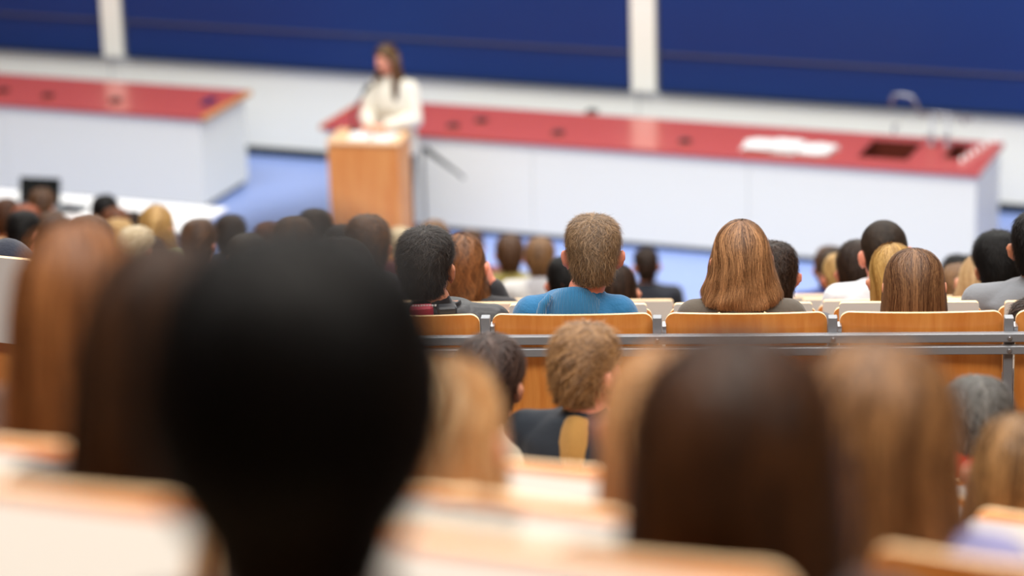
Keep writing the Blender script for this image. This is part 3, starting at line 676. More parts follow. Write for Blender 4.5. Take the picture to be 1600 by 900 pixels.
def hair_mesh(style, ns, wid, seed, c1, c2, wave=0.0, messy=1.0, mixb=0.5, scale=(1, 1, 1), asym=0.0, nseg=6, length=1.0, tipmix=0.0):
    st = STY[style]; R = np.random.RandomState(seed)
    P = np.array(st['p'], float)
    if length != 1.0:
        k = P[:, 0] < -0.02; P[k, 0] = -0.02+(P[k, 0]+0.02)*length
    P[:, 0] *= scale[2]; P[:, 1] *= scale[0]; P[:, 2] *= scale[1]; P[:, 3] *= scale[1]
    seg = np.r_[0, np.cumsum(np.hypot(np.diff(P[:, 0]), np.diff(P[:, 2])))]; tot = seg[-1]; tt = seg/tot
    # smooth resample
    td = np.linspace(0, 1, 80); D = np.array([np.interp(td, tt, P[:, i]) for i in range(4)])
    K = np.array([1, 2, 3, 2, 1.])/9
    for _ in range(3):
        for i in range(4):
            e = np.r_[2*D[i, 0]-D[i, 2:0:-1], D[i], 2*D[i, -1]-D[i, -2:-4:-1]] if i == 0 else np.r_[D[i, 2:0:-1]*-1+2*D[i, 0], D[i], 2*D[i, -1]-D[i, -2:-4:-1]]
            D[i] = np.convolve(e, K, 'valid')
    lz = [q[0]*scale[2] for q in st['lim']]; lv = [math.radians(q[1]) for q in st['lim']]
    ph = R.uniform(0, 6.28, 8); fr = R.uniform(3, 14, 8)
    def lock(a, t):
        s = sum(np.sin(fr[i]*a*3+ph[i]+t*(i-3)*0.7)/(1+0.25*i) for i in range(6)); return s/3
    def surf(a, t, off):
        z = np.interp(t, td, D[0]); hw = np.interp(t, td, D[1]); bk = np.interp(t, td, D[2]); fn = np.interp(t, td, D[3])
        lim = np.interp(z, lz, lv); th = a*lim
        rip = (1 + lock(a, t)*0.024*messy*np.clip(t*3, 0, 1)); wv = wave*np.sin(t*26+a*9+ph[0])*np.clip((t-0.25)*2, 0, 1)
        x = (hw*rip+off+wv)*np.sin(th) + asym*np.clip(-z+0.03, 0, 1)
        cb = np.cos(th); y = np.where(cb > 0, -(bk*rip+off+wv)*cb, -(fn*rip+off)*cb)
        return np.stack([x, y-0.004, z+off*np.clip(1-t*4, 0, 1)], -1)
    na, nt = 61, 28
    A, T = np.meshgrid(np.linspace(-1, 1, na), np.linspace(0.0, 0.975, nt), indexing='ij')
    G = surf(A, T, -0.004); G2 = surf(A, T, -0.013)
    V = np.concatenate([G.reshape(-1, 3), G2.reshape(-1, 3)]); N = na*nt; F = []
    for i in range(na-1):
        for k in range(nt-1):
            a = i*nt+k; F.append((a, a+1, a+nt+1, a+nt)); F.append((N+a, N+a+nt, N+a+nt+1, N+a+1))
    for k in range(nt-1):
        F.append((k, N+k, N+k+1, k+1)); a = (na-1)*nt+k; F.append((a, a+1, N+a+1, N+a))
    for i in range(na-1):
        a = i*nt+nt-1; F.append((a, N+a, N+a+nt, a+nt))
    shell_mix = np.clip(mixb-0.2+0.35*lock(A, T).reshape(-1), 0, 1); mixv = np.concatenate([shell_mix, shell_mix])
    # strands as narrow ribbons
    a0 = R.uniform(-1, 1, ns); L = st['L']; t0 = R.uniform(0, 1, ns)**0.8*(1-0.25*min(1, L))
    if L < 0.4: t0 = R.uniform(0.0, 0.97, ns)
    t1 = np.minimum(t0+L*R.uniform(0.6, 1.15, ns), 1.0+R.uniform(-0.03, 0.03, ns))
    q = np.linspace(0, 1, nseg)[None, :]
    tq = t0[:, None]+(t1-t0)[:, None]*q
    swirl = ((0.35 if L >= 0.4 else 0.8)*messy*R.normal(0, 0.12, ns))[:, None]*q + (0.02*messy*np.sin(q*6+R.uniform(0, 6, ns)[:, None]))*0.6
    aq = np.clip(a0[:, None]+swirl*(1 if L >= 0.4 else 1.3), -1.02, 1.02)
    if wave > 0.005: aq = np.clip(aq+wave*4.5*np.sin(tq*34+(np.floor(a0*9)*1.9)[:, None]+R.normal(0, 0.5, ns)[:, None]), -1.02, 1.02)
    off = (R.uniform(-0.003, 0.004, ns)*messy)[:, None] + st['lift']*messy*(R.uniform(0.1, 1.5, ns)**1.3)[:, None]*q**1.4
    Pt = surf(aq, np.clip(tq, 0, 1.0), off)
    over = np.clip(tq-1.0, 0, 1)*tot; Pt[..., 2] -= over
    fly = (R.rand(ns) < 0.02*messy)
    Pt[fly] += (R.normal(0, 0.006, (fly.sum(), 1, 3)))*(q[..., None]**1.5)
    tang = np.gradient(Pt, axis=1); rad = Pt*np.array([1, 1, 0.6]); side = np.cross(tang, rad); side /= np.linalg.norm(side, axis=-1, keepdims=True)+1e-9
    wq = wid*(1-0.75*q**3)[..., None]*0.5
    SVt = np.stack([Pt-side*wq, Pt+side*wq], 2).reshape(-1, 3); base = len(V)
    idx = (np.arange(ns)[:, None]*nseg+np.arange(nseg-1)[None, :]).reshape(-1)*2+base
    SFc = np.stack([idx, idx+1, idx+3, idx+2], 1)
    sm = np.clip(mixb+0.5*lock(a0, t0)+R.normal(0, 0.28, ns), 0, 1)[:, None]+tipmix*q
    smx = np.repeat(np.clip(sm, 0, 1).reshape(-1), 2)
    V = np.vstack([V, SVt]); F = F+[tuple(f) for f in SFc.tolist()]
    me = mesh_from('hair', V, F, [hairmat(c1, c2)], None, True, np.concatenate([mixv, smx]))
    return me

# ------------------------------------------------------------------ persons
leg_cache = {}
SK = {'fair': (226, 158, 128), 'tan': (200, 132, 98), 'dark': (150, 96, 68), 'pink': (232, 150, 124), 'flush': (222, 112, 86)}
H = {'black': ((10, 9, 9), (26, 22, 20)), 'dkbrown': ((26, 16, 11), (62, 42, 28)), 'brown': ((52, 32, 18), (110, 74, 44)), 'ltbrown': ((94, 62, 34), (160, 118, 74)),
     'red': ((72, 40, 17), (208, 154, 104)), 'blond': ((150, 108, 52), (222, 184, 118)), 'pale': ((186, 164, 124), (232, 216, 184)), 'grey': ((66, 62, 58), (128, 124, 118)), 'auburn': ((74, 36, 16), (140, 80, 40)),
     'boy': ((62, 38, 20), (148, 108, 68)), 'mid': ((60, 34, 16), (132, 86, 48)), 'tawny': ((120, 70, 30), (190, 134, 76))}
def row_of(px, py, sc):
    return min(range(14), key=lambda n: abs(FPX/((onplane(px, py, BY, V0+PITCH*n)-np.array([0, 0, CAMH]))@Fw)-sc))
PERS = []
def person(label, px, py, row, style, hc, top, skin='fair', block='F', turn=0.0, tilt=(0, 0), ns=1200, wid=0.0022, vox=0.013, arms='lap', trousers=(40, 44, 58), shw=0.17,
           topmat=None, extra=None, drop=0.31, hx=0.0, hs=1.0, hk=None, sitseat=True, seatlbl=None, nw=1.0, vc=None):
    if block == 'F':
        if row >= 20: row = row_of(px, py, row)
        p = onplane(px, py, BY, V0+PITCH*row+rnd.uniform(-0.03, 0.03)); zf = fz(row); rz = FROT; key = 'F%d' % row; co = p@BX
    elif block == 'L':
        row = min(range(13), key=lambda k: abs(FPX/(onplane(px, py, (0, 1, 0), LY0+LP*k)-np.array([0, 0, CAMH])).dot(Fw)-row)) if row >= 20 else row
        p = onplane(px, py, (0, 1, 0), LY0+LP*row); zf = lz(row); rz = 0.0; key = 'L%d' % row; co = p[0]
    else:
        p = onplane(px, py, (0, 1, 0), RY[row]); zf = RZ[row]; rz = 0.0; key = 'R%d' % row; co = p[0]
    sit = p[2]-zf
    # seated height beyond the usual range is taken up by the floor level of the sitter's own seat
    PERS.append((label[:40], key, round(sit, 3)))
    t = thing('person', label, 'person', (p[0]-hx*math.cos(rz), p[1]-hx*math.sin(rz), zf), rz)
    hz = sit-0.138*hs
    Rm = rotm((tilt[0], tilt[1], turn)); M = np.eye(4); M[:3, :3] = Rm*hs; M[:3, 3] = (hx, 0, hz)
    jt = seated(sit, M, arms, shw, drop=drop); jt['nw'] = nw
    V, F = build_body(jt, M, vox)
    sk = skinmat(SK[skin]); body = link('body', mesh_from('body', V, F, [sk], None, True), t)
    V, F = build_top(jt, vox); tm = topmat or mat('cloth_%d_%d_%d' % top, top, 0.85, sheen=0.2, bump=0.25, bscale=90, var=0.08, vscale=14)
    link('top', mesh_from('top', V, F, [tm], None, True), t)
    if 'tr' not in leg_cache:
        a, b = build_trousers(jt); leg_cache['tr'] = mesh_from('trousers', a, b, [mat('trousers', (40, 44, 58), 0.85)], None, True)
        for s in (0, 1):
            a, b = build_shoe(jt, s); leg_cache['sh%d' % s] = mesh_from('shoe', a, b, [mat('shoe', (48, 44, 44), 0.6)], None, True)
    link('trousers', leg_cache['tr'], t); link('shoe', leg_cache['sh0'], t); link('shoe', leg_cache['sh1'], t)
    if 'eye' not in leg_cache:
        b = Blob(); b.ell((0, 0, 0), (0.0105, 0.0075, 0.0058)); leg_cache['eye'] = b.mesh('eye', mat('eye_dark', (60, 44, 38), 0.3), True)
    for sg in (-1, 1):
        q = M@np.array([sg*0.031, 0.0855, 0.014, 1.0]); link('eye', leg_cache['eye'], t, tuple(q[:3]), Euler((tilt[0], tilt[1], turn)))
    hk = hk or {}
    if style == 'hat':
        b = Blob()
        ring = []
        for k in range(12):
            a = math.pi/2*k/11; ring.append([(0.104*math.cos(a*0.985)*math.cos(q), -0.004+0.118*math.cos(a*0.985)*math.sin(q), -0.035+0.172*math.sin(a*0.985)) for q in [2*math.pi*i/40 for i in range(40)]])
        base = [[(0.100*math.cos(q), -0.004+0.114*math.sin(q), -0.06) for q in [2*math.pi*i/40 for i in range(40)]]]
        b.ring(base+ring)
        o = b.obj('knitted_hat', mat('navy_knit', (20, 30, 48), 0.9, sheen=0.3, bump=0.5, bscale=120), t, True, (0, 0, hz), Euler((tilt[0]+0.3, tilt[1], turn)))
        for pl in o.data.polygons: pl.use_smooth = True
    else:
        c1, c2 = H[hc] if isinstance(hc, str) else hc
        me = hair_mesh(style, ns, wid, len(PERS)*13+5, c1, c2, **hk)
        link('hair', me, t, (hx, 0, hz), Euler((tilt[0], tilt[1], turn))).scale = (hs, hs, hs)
    if extra: extra(t, sit, hz, jt)
    if seatlbl is None:
        ws = label.replace(',', '').split()[:9]
        while ws[-1] in ('in','a','an','the','of','with','and','by','at','right','left','behind','to','his','her','on','over','between','next'): ws.pop()
        seatlbl = ' '.join(ws)
    if sitseat and not any(k == key and abs(c-co) < 0.33 for k, c in seat_used):
        seat_used.append((key, co))
        if block == 'F': seat('short' if row >= 8 else 'tab', fpos(co, row), FROT, 'plywood tablet seat of the ' + seatlbl, 'tablet seats of the front block')
        elif block == 'L': seat('tab', (co, p[1], zf), 0.0, 'plywood tablet seat of the ' + seatlbl, 'tablet seats of the left block')
        else: seat('low' if row == 0 else 'rear', (co, RY[row], zf), 0.0, 'plywood tablet seat of the ' + seatlbl, 'tablet seats of the rear block')
    return t

# clothing extras -----------------------------------------------------------
def hood(rgb, w=0.115, h=0.075, back=0.06, ribs=0, ztop=-0.225, name='hood', rough=0.85, m=None):
    def f(t, sit, hz, jt):
        n = 144 if ribs else 48; rings = []
        prof = [(-0.135, 1.25, 0), (-0.10, 1.22, 0), (-0.06, 1.12, 0), (-0.03, 0.98, 0), (-0.012, 0.84, 0), (0.0, 0.68, 0), (-0.004, 0.58, 0), (-0.02, 0.52, 0), (-0.06, 0.50, 0)]
        zb = sit+ztop
        for dz, k, _ in prof:
            r = []
            for i in range(n):
                a = 2*math.pi*i/n; bk = max(0, -math.sin(a))
                rr = 1+(0.012*math.cos(ribs*a) if ribs else 0.012*math.sin(5*a+1)+0.01*math.sin(11*a))
                x = w*0.80*k*rr*math.cos(a); y = (0.085*k*rr)*math.sin(a)-0.018-back*0.35*bk*(1 if k > 0.6 else 0.5)
                z = zb + dz*(h/0.075) - 0.05*(1-bk)*(1 if k > 0.0 else 0)
                r.append((x, y, z))
            rings.append(r)
        b = B(); b.ring(rings)
        b.obj(name, m or mat('hoodcloth_%d_%d_%d' % rgb, rgb, rough, sheen=0.25, bump=0.3, bscale=110, var=0.06, vscale=20), t, True)
    return f
def rib_mat():
    m = mat('teal_rib_knit', (34, 112, 160), 0.9, sheen=0.35)
    nt = m.node_tree; b = nt.nodes['Principled BSDF']; tc = nt.nodes.new('ShaderNodeTexCoord'); wv = nt.nodes.new('ShaderNodeTexWave'); wv.bands_direction = 'X'
    wv.inputs['Scale'].default_value = 50; wv.inputs['Distortion'].default_value = 0.6
    nt.links.new(tc.outputs['Object'], wv.inputs['Vector']); bp = nt.nodes.new('ShaderNodeBump'); bp.inputs['Strength'].default_value = 0.6; bp.inputs['Distance'].default_value = 0.004
    nt.links.new(wv.outputs['Fac'], bp.inputs['Height']); nt.links.new(bp.outputs[0], b.inputs['Normal'])
    return m
RIB = rib_mat()
def boy_extra(t, sit, hz, jt):
    hood((34, 112, 160), w=0.128, h=0.085, back=0.05, ribs=44, ztop=-0.208, name='ribbed_collar', m=RIB)(t, sit, hz, jt)
    # folded lapel running off the left shoulder
    b = B(); pts = [(-0.075, -0.095, sit-0.235), (-0.098, -0.108, sit-0.262), (-0.108, -0.118, sit-0.30), (-0.10, -0.13, sit-0.35)]
    b.tube(pts, [0.010, 0.015, 0.017, 0.014], 12); b.obj('collar_fold', RIB, t, True)
def jacket_collar(rgb, rough=0.5, ztop=-0.235):
    def f(t, sit, hz, jt):
        rings = []; n = 48
        for dz, k in ((-0.10, 1.35), (-0.05, 1.12), (-0.02, 0.98), (0.0, 0.92), (0.004, 0.88), (-0.004, 0.85), (-0.05, 0.86)):
            rings.append([(0.074*k*math.cos(a), -0.022+0.072*k*math.sin(a), sit+ztop+dz-0.035*max(0, math.sin(a))) for a in [2*math.pi*i/n for i in range(n)]])
        b = B(); b.ring(rings); b.obj('collar', mat('collar_%d_%d_%d' % rgb, rgb, rough, bump=0.3, bscale=60), t, True)
    return f
def red_extra(t, sit, hz, jt):
    hood((92, 84, 74), w=0.158, h=0.07, back=0.09, ztop=-0.252, name='jacket_hood', rough=0.6)(t, sit, hz, jt)
    for sx in (-1, 1):
        b = B(); b.tube([(sx*0.070, -0.150, sit-0.258), (sx*0.090, -0.152, sit-0.268), (sx*0.101, -0.153, sit-0.285), (sx*0.104, -0.155, sit-0.35)], 0.0026, 8)
        b.obj('piping', mat('cream_piping', (232, 216, 170), 0.6), t, True)

LEATH = mat('black_leather', (24, 24, 28), 0.42, bump=0.3, bscale=70)
KNIT = mat('teal_knit', (34, 108, 156), 0.9, sheen=0.3, bump=0.5, bscale=110, var=0.08, vscale=20)
# ------------------------------------------------------------------ the speaker at the lectern
def speaker():
    Yp = lo[1]+0.42; p = onplane(612, 67, (0, 1, 0), Yp); htop = p[2]; px_ = p[0]
    print('speaker height', htop, p)
    t = thing('person', 'woman speaking behind the lectern, white top, long brown hair, hands on notes', 'person', (px_, Yp, 0), math.pi+LROT*0+0.0)
    # local frame: facing +y towards the hall; local x mirrored with respect to the picture
    k = htop/1.70
    sit = htop
    hz = htop-0.138
    Rm = rotm((-0.2, 0, -0.38)); M = np.eye(4); M[:3, :3] = Rm; M[:3, 3] = (0.035, 0.04, hz)
    zs = htop-0.372
    T = [(0, 0, 0.80*k, 0.165, 0.12), (0, 0, 0.88*k, 0.175, 0.125), (0, 0.0, 0.98*k, 0.155, 0.11), (0, 0.0, 1.08*k, 0.135, 0.10), (0, 0.01, zs-0.17, 0.15, 0.115), (0, 0.0, zs-0.06, 0.155, 0.105), (0, -0.005, zs, 0.15, 0.085), (0, -0.005, zs+0.035, 0.11, 0.07), (0, -0.005, zs+0.06, 0.07, 0.055)]
    hy = 0.26
    jt = dict(neck=(0.01, 0.005, zs+0.07), torso=T, arm=[], leg=[], hand=[], nw=0.85)
    for s, sg in ((0, -1), (1, 1)):
        jt['arm'].append(((sg*0.16, 0, zs-0.015), (sg*0.225, 0.09, zs-0.27), (sg*0.085+0.03, hy+0.02, LZ+0.075))); jt['hand'].append(('relaxed', (-sg*0.75, 0.65, -0.22), (-sg*0.1, -0.1, -1)))
        jt['leg'].append(((sg*0.09, 0, 0.84*k), (sg*0.095, 0.015, 0.46*k), (sg*0.10, -0.01, 0.10), (sg*0.12, 0.12, 0.03)))
    V, F = build_body(jt, M, 0.009); link('body', mesh_from('body', V, F, [skinmat((236, 160, 130))], None, True), t)
    V, F = build_top(jt, 0.011, 0.022, hem=0.80*k); link('top', mesh_from('top', V, F, [mat('cream_blouse', (226, 221, 206), 0.8, sheen=0.1, bump=0.35, bscale=30)], None, True), t)
    b = Blob(); b.ell((0, 0, 0.84*k), (0.175, 0.13, 0.10))
    for s in (0, 1):
        hp, kn, an, toe = [np.array(q) for q in jt['leg'][s]]; b.cap(hp, 0.095, kn, 0.066); b.cap(kn, 0.066, an+(kn-an)*0.06, 0.05)
    V, F = remesh(b, 0.012, 3); link('trousers', mesh_from('trousers', V, F, [mat('dark_trousers', (36, 40, 56), 0.85)], None, True), t)
    for s in (0, 1):
        V, F = build_shoe(jt, s); link('shoe', mesh_from('shoe', V, F, [mat('shoe', (48, 44, 44), 0.6)], None, True), t)
    me = hair_mesh('long', 6000, 0.002, 91, (58, 38, 24), (146, 110, 64), messy=1.2, mixb=0.35, scale=(1.1, 1.05, 1.0), nseg=8, length=1.25, tipmix=0.5)
    link('hair', me, t, tuple(M[:3, 3]), Euler((-0.2, 0, -0.38)))
    for sg, L_, r_ in ((-1, 0.20, 0.048), (1, 0.07, 0.022)):
        hb = B()
        for k in range(7):
            o = 0.012*math.sin(k*2.1); q = 0.010*math.cos(k*1.7)
            hb.tube([(0.02+sg*(0.070+o*0.4), 0.03+q, hz+0.06), (0.02+sg*(0.085+o), 0.055+q, hz-0.03), (0.02+sg*(0.080+o), 0.085+q, hz-0.13), (0.02+sg*(0.090+o), 0.125+q, hz-0.13-L_*0.6), (0.02+sg*(0.085+o), 0.130+q, hz-0.13-L_)], [r_*0.5, r_*0.62, r_*0.6, r_*0.5, r_*0.12], 8)
        hb.obj('hair_lock', mat('hair_lock', (78, 48, 20), 0.45), t, True)
    for s in (-1, 1):
        q = M@np.array([s*0.031, 0.0855, 0.014, 1.0]); b = Blob(); b.ell((0, 0, 0), (0.010, 0.007, 0.0055))
        b.obj('eye', mat('eye_dark', (60, 44, 38), 0.3), t, True, tuple(q[:3]))
    q = M@np.array([0, 0.0945, -0.053, 1.0]); b = Blob(); b.ell((0, 0, 0), (0.021, 0.006, 0.008), M[:3, :3]); b.obj('lips', mat('lips', (190, 88, 84), 0.4), t, True, tuple(q[:3]))
speaker()
# pink and black bag between the black jacket and the seat back
bu = np.array(onplane(672, 484, BY, V0-0.165))
t = thing('shoulder_bag', 'pink and black leather bag poking up over the orange seat back', 'bag', (bu[0], bu[1], Z_BR0+fz(0)-0.24), FROT)
B().bbox(-0.055, 0.02, -0.02, 0.02, 0.0, 0.262, 0.008).obj('bag_body', mat('pink_leather', (206, 66, 90), 0.5, bump=0.2), t, rot=(0, -0.04, 0))
B().bbox(-0.022, 0.04, -0.03, 0.015, 0.05, 0.262, 0.006).obj('flap', mat('black_bag_flap', (56, 58, 62), 0.35), t, loc=(0.045, 0.0, 0.0), rot=(0, 0.0, 0.15))
b = B()
for k in range(9): b.add([(x-0.056+0.009*k, -0.012+y, 0.2605+z) for z in (0, 0.004) for x, y in ((0, 0), (0.006, 0), (0.006, 0.006), (0, 0.006))], [(3, 2, 1, 0), (4, 5, 6, 7), (0, 1, 5, 4), (1, 2, 6, 5), (2, 3, 7, 6), (3, 0, 4, 7)])
b.obj('stitched_trim', M_PAPER, t)
# --- railed row (in focus)
person('man with short light-brown hair in a blue knitted sweater, ears showing', 925, 338, 0, 'short', ((62, 44, 30), (170, 136, 98)), (30, 104, 154), 'pink', ns=15000, wid=0.0011, vox=0.0075, topmat=KNIT, extra=boy_extra, tilt=(0, 0.03), turn=0.05,
       hk=dict(messy=1.25, mixb=0.5, nseg=5, scale=(0.97, 1, 1)), shw=0.140, hx=0.06, drop=0.32)
person('man with short thick black hair in a black jacket at the railed row', 665, 358, 0, 'short', ((12, 10, 10), (64, 54, 48)), (24, 24, 28), 'tan', ns=12000, wid=0.0012, vox=0.0075, topmat=LEATH, extra=jacket_collar((26, 26, 28)), hx=-0.04, turn=-0.25, tilt=(0.03, -0.02),
       hk=dict(messy=1.5, mixb=0.4, nseg=5, scale=(0.99, 1, 1)))
person('woman with long loose red-brown hair over a grey jacket with cream piping', 1158, 346, 0, 'flare', 'red', (86, 78, 68), 'fair', ns=11000, wid=0.0012, vox=0.0085, extra=red_extra, turn=0.1,
       hk=dict(messy=1.6, mixb=0.3, nseg=9, wave=0.003, tipmix=0.3, length=0.76, scale=(0.95, 1, 1)), shw=0.15, drop=0.315)
person('woman with straight shoulder-length brown hair and a centre parting, railed row', 1429, 388, 0, 'long', ((66, 36, 18), (156, 114, 76)), (60, 52, 50), 'fair', ns=11000, wid=0.0012, vox=0.0085, tilt=(-0.1, 0.0),
       hk=dict(messy=1.1, mixb=0.45, nseg=9, scale=(1.13, 1.0, 0.97)))
person('woman with dark brown hair sitting left of the man in the black jacket', 528, 384, 0, 'big', 'dkbrown', (60, 40, 44), 'fair', shw=0.14, ns=5000, wid=0.0018, hk=dict(messy=1.5, wave=0.003, nseg=8, scale=(1.15, 1, 1.1)))
person('person at the right edge of the railed row, only dark hair showing', 1618, 468, 0, 'short', 'dkbrown', (70, 60, 60), ns=3000)
# --- rows beyond
person('man with cropped dark hair wearing a white hooded sweatshirt', 1381, 342, 2, 'buzz', ((34, 26, 20), (66, 52, 40)), (214, 218, 224), 'pink', ns=9000, wid=0.0011, vox=0.009, hs=1.07, extra=hood((222, 226, 232), ztop=-0.25, w=0.125), turn=0.3, hk=dict(nseg=4))
person('blonde woman between the white sweatshirt and the centre-parted brown hair', 1399, 380, 1, 'long', ((150, 110, 48), (206, 166, 96)), (200, 190, 180), ns=6000, wid=0.0015, hk=dict(messy=1.1, nseg=8), tilt=(0, -0.12))
person('man in a grey shirt at the right edge with black hair', 1622, 333, 1, 'short', 'black', (122, 126, 132), 'tan', ns=6000, wid=0.0015, vox=0.009, shw=0.20, turn=-0.2)
person('man with thick black hair beside the grey shirt', 1560, 367, 2, 'bushy', 'black', (96, 100, 106), 'tan', ns=7000, wid=0.0015, turn=0.3, hk=dict(messy=1.3))
person('woman with long curly brown hair resting her cheek on her hand', 722, 366, 2, 'long', ((46, 26, 12), (164, 108, 62)), (34, 34, 38), 'pink', ns=7000, wid=0.0016, vox=0.010, arms='chin', hk=dict(messy=2.2, wave=0.013, nseg=14, scale=(0.95, 1, 1)), turn=-0.1)
person('man half hidden to the right of the red-brown haired woman', 1207, 379, 1, 'short', 'dkbrown', (90, 90, 96), 'pink', ns=3000, turn=0.2)
person('person with dark hair hidden behind the left ear of the man in blue', 885, 402, 4, 'short', 'black', (80, 70, 70), 'pink', ns=2500)
person('woman with long dark brown hair right of the man in blue', 963, 412, 3, 'long', 'dkbrown', (40, 36, 44), ns=4000, wid=0.0018)
person('man in a dark suit jacket sitting alone near the blue floor', 1009, 388, 235, 'short', 'dkbrown', (34, 38, 48), 'pink', ns=1500, wid=0.003, turn=0.2, shw=0.19, hk=dict(scale=(0.95, 1, 1)), extra=jacket_collar((34, 38, 48)))
person('light-brown haired person in a pale hooded sweatshirt left of the man in blue', 843, 374, 262, 'bushy', 'ltbrown', (214, 212, 208), 'pink', ns=1500, wid=0.003, extra=hood((200, 200, 204), ztop=-0.21, w=0.15, h=0.1), shw=0.19)
person('brown haired person in an olive yellow top', 796, 369, 250, 'bushy', 'brown', (150, 138, 70), 'pink', ns=1500, wid=0.003)
person('brown haired person behind the curly haired woman', 735, 361, 225, 'bushy', 'brown', (120, 60, 60), 'pink', ns=1500, wid=0.003)
person('blond haired person in front of the lectern base', 625, 357, 228, 'short', 'pale', (120, 60, 70), ns=1200, wid=0.003)
person('light brown haired person right of the lectern base', 677, 347, 252, 'bushy', 'ltbrown', (70, 66, 70), ns=1200, wid=0.003)
person('person with swept brown hair in front of the lectern', 573, 342, 365, 'bushy', 'brown', (60, 56, 60), ns=2500, wid=0.0025, hk=dict(messy=1.5))
person('person in pink next to the lectern base', 533, 355, 300, 'short', 'dkbrown', (196, 110, 140), ns=1000, wid=0.003)
person('dark haired person with head against the lectern left corner', 491, 332, 290, 'bushy', 'dkbrown', (70, 64, 70), ns=1500, wid=0.003, block='L')
person('brown haired person between the blue floor and the black-haired head', 458, 345, 335, 'bushy', 'brown', (66, 60, 62), ns=1500, wid=0.003, block='L')
person('small brown haired head in front of the blue aisle floor', 418, 351, 235, 'short', 'auburn', (76, 60, 62), ns=1000, wid=0.003, block='L')
person('person with smooth grey-brown hair below the blue aisle', 386, 369, 320, 'short', ((60, 50, 42), (100, 84, 70)), (70, 66, 66), ns=1500, wid=0.003, block='L')
person('dark haired man with a pink ear near the white table corner', 360, 340, 265, 'bushy', 'dkbrown', (60, 66, 86), 'pink', ns=1500, wid=0.003, turn=0.3, block='L')
person('brown haired person right of the loose blond hair', 310, 346, 300, 'bushy', 'brown', (90, 90, 100), 'pink', ns=1500, wid=0.003, block='L')
person('woman with loose golden blond hair in front of the white table', 243, 320, 280, 'long', 'blond', (190, 196, 150), ns=2500, wid=0.003, hk=dict(messy=1.5, scale=(1.05, 1, 1)), block='L')
person('dark haired person below the golden blond hair', 232, 370, 310, 'long', ((30, 24, 24), (70, 52, 40)), (150, 124, 84), ns=1500, wid=0.003, block='L')
person('person with pale grey-blond hair left of the golden blond hair', 210, 355, 325, 'short', 'pale', (190, 180, 170), ns=1200, wid=0.003, block='L')
person('person with short sandy blond hair behind the grey-blond head', 184, 343, 262, 'short', 'blond', (120, 110, 100), ns=1200, wid=0.003, block='L')
person('brown haired person next to the black head at the white table', 180, 325, 240, 'short', 'auburn', (90, 70, 60), ns=1200, wid=0.003, block='L')
person('small dark head right of the auburn head at the white table', 206, 330, 205, 'short', 'dkbrown', (60, 60, 60), ns=1000, wid=0.003, block='L')
person('dark haired person standing out black against the white table', 163, 307, 228, 'bushy', 'black', (50, 44, 44), ns=1200, wid=0.003, block='L')
person('brown haired person right above the big tawny head', 137, 343, 370, 'bushy', 'brown', (90, 70, 60), ns=1500, wid=0.003, block='L')
person('dark haired person in a row right of the black head on the left', 88, 345, 320, 'bushy', 'dkbrown', (70, 50, 44), ns=1500, wid=0.003, block='L')
person('brown haired person in a purple-brown top right of the laptop', 80, 334, 262, 'bushy', 'brown', (90, 70, 76), ns=1200, wid=0.003, block='L')
person('brown haired person directly in front of the open laptop', 64, 297, 230, 'bushy', 'brown', (120, 80, 50), ns=1200, wid=0.003, block='L')
person('black haired person with pink neck below the orange-haired head', 35, 330, 300, 'short', 'black', (60, 50, 50), 'pink', ns=1200, wid=0.003, block='L')
person('person with orange-red hair left of the laptop', 39, 321, 250, 'short', ((130, 60, 24), (190, 100, 56)), (90, 60, 50), ns=1000, wid=0.003, block='L')
person('person with dark auburn hair at the far left edge', 8, 312, 240, 'bushy', ((50, 28, 14), (100, 58, 28)), (160, 90, 40), ns=1200, wid=0.003, block='L')
person('person wearing a dark navy knitted hat at the left edge', 12, 369, 0, 'hat', None, (24, 34, 52), block='L', ns=10)
person('brown haired man with a pink ear left of the blonde woman', 1297, 388, 277, 'bushy', 'brown', (50, 70, 140), 'pink', ns=1500, wid=0.003)
person('person with dark greyish hair overlapping the brown haired man', 1310, 392, 300, 'bushy', 'dkbrown', (110, 80, 60), ns=1500, wid=0.003)
person('blond person left of the white hooded sweatshirt', 1316, 396, 320, 'short', 'blond', (150, 110, 80), 'pink', ns=1500, wid=0.003)
person('dark haired man with a pink ear left of the cropped head', 1342, 380, 3, 'bushy', 'dkbrown', (120, 124, 130), 'pink', ns=2000, wid=0.0025)
person('small black head right of the centre-parted brown hair', 1497, 399, 290, 'short', 'black', (60, 60, 60), ns=1200, wid=0.003)
person('second small dark head in the distance left of the thick black hair', 1513, 400, 280, 'short', 'dkbrown', (60, 60, 60), ns=1200, wid=0.003)
person('person with tan-blond hair right of the centre-parted brown hair', 1500, 414, 345, 'short', 'ltbrown', (130, 110, 80), 'tan', ns=2000, wid=0.0025)
person('woman with straight pale blond hair left of the thick black hair', 1528, 398, 375, 'long', ((168, 130, 84), (214, 182, 136)), (180, 170, 160), ns=3000, wid=0.002, tilt=(0, 0.15))
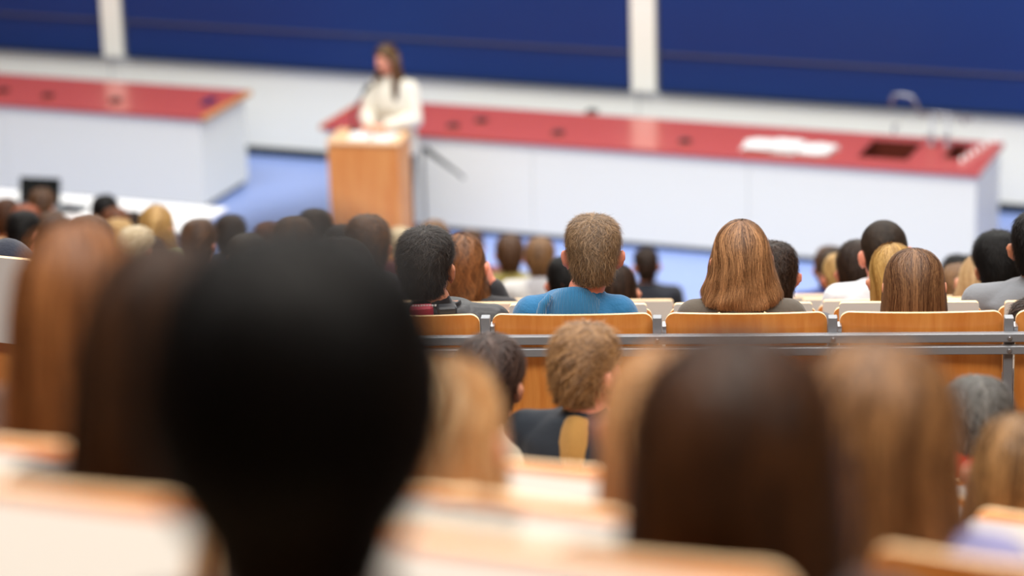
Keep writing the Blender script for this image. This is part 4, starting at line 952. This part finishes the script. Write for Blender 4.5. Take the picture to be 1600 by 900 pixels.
# --- rear block (blurred foreground)
person('big black-haired head, blurred, filling the left centre foreground', 460, 372, 0, 'orb', ((3, 2, 2), (9, 7, 6)), (60, 40, 34), 'tan', block='R', shw=0.13, drop=0.37, ns=4000, wid=0.003, vox=0.010, hk=dict(messy=1.4, scale=(1.0, 1, 1)))
person('woman with long dark brown hair left of the big black head', 262, 405, 1, 'flare', ((34, 20, 12), (74, 48, 30)), (60, 46, 40), block='R', ns=3500, wid=0.003, vox=0.010, hk=dict(scale=(1.1, 1.0, 1.15), length=1.2, messy=1.3))
person('woman with long tawny brown hair on the left, blurred', 118, 368, 2, 'flare', ((92, 50, 18), (160, 104, 58)), (80, 50, 30), block='R', ns=3500, wid=0.003, vox=0.010, hk=dict(messy=1.8, scale=(0.98, 1, 1.15), mixb=0.5, length=1.15))
person('woman with honey blond hair right of the big black head', 690, 556, 2, 'long', ((176, 116, 50), (240, 206, 156)), (130, 90, 50), block='R', ns=3500, wid=0.003, vox=0.010, hk=dict(messy=1.8, scale=(1.0, 1, 1.0)))
person('dark-haired person beyond the honey blond woman', 765, 530, 6, 'bushy', ((40, 26, 22), (84, 62, 52)), (200, 190, 170), block='R', ns=2500, wid=0.0025)
person('brown-haired man in a navy and tan jacket beyond the rear seats', 915, 508, 6, 'short', ((70, 42, 20), (186, 140, 90)), (30, 40, 52), 'pink', block='R', extra=hood((186, 140, 72), w=0.085, ztop=-0.225, name='scarf'), ns=3500, wid=0.002, vox=0.010, turn=-0.4, hk=dict(messy=1.5, mixb=0.55))
person('woman with light brown hair left of the dark brown head', 1040, 538, 2, 'long', ((150, 100, 56), (214, 168, 118)), (150, 110, 80), block='R', ns=3500, wid=0.003, vox=0.010, hk=dict(scale=(1.02, 1, 1.0)))
person('woman with long dark brown hair, large and blurred, right of centre', 1150, 523, 1, 'long', ((22, 11, 5), (84, 50, 24)), (40, 26, 20), block='R', ns=4000, wid=0.003, vox=0.010, hk=dict(scale=(1.32, 1.15, 1.0), messy=1.4, length=1.35))
person('woman with brown hair and blond highlights right of the dark brown head', 1370, 535, 2, 'long', ((52, 26, 9), (190, 138, 86)), (128, 128, 170), 'pink', block='R', extra=hood((150, 62, 22), w=0.12, ztop=-0.22, name='scarf'), ns=3500, wid=0.003, vox=0.010, hk=dict(scale=(1.32, 1.1, 1.0), messy=1.8, length=0.8, mixb=0.38))
person('grey-haired man with reddened face in front of the steel post', 1528, 598, 6, 'bushy', ((46, 43, 40), (112, 108, 102)), (30, 32, 38), 'flush', block='R', extra=hood((206, 44, 22), w=0.14, ztop=-0.15, name='scarf'), ns=3000, wid=0.0025, turn=0.45, tilt=(-0.1, 0))
person('woman with light brown hair in the lower right corner', 1592, 645, 4, 'long', ((70, 46, 22), (180, 136, 84)), (60, 50, 40), block='R', ns=3000, wid=0.003, vox=0.010)
for q in PERS: print(q)
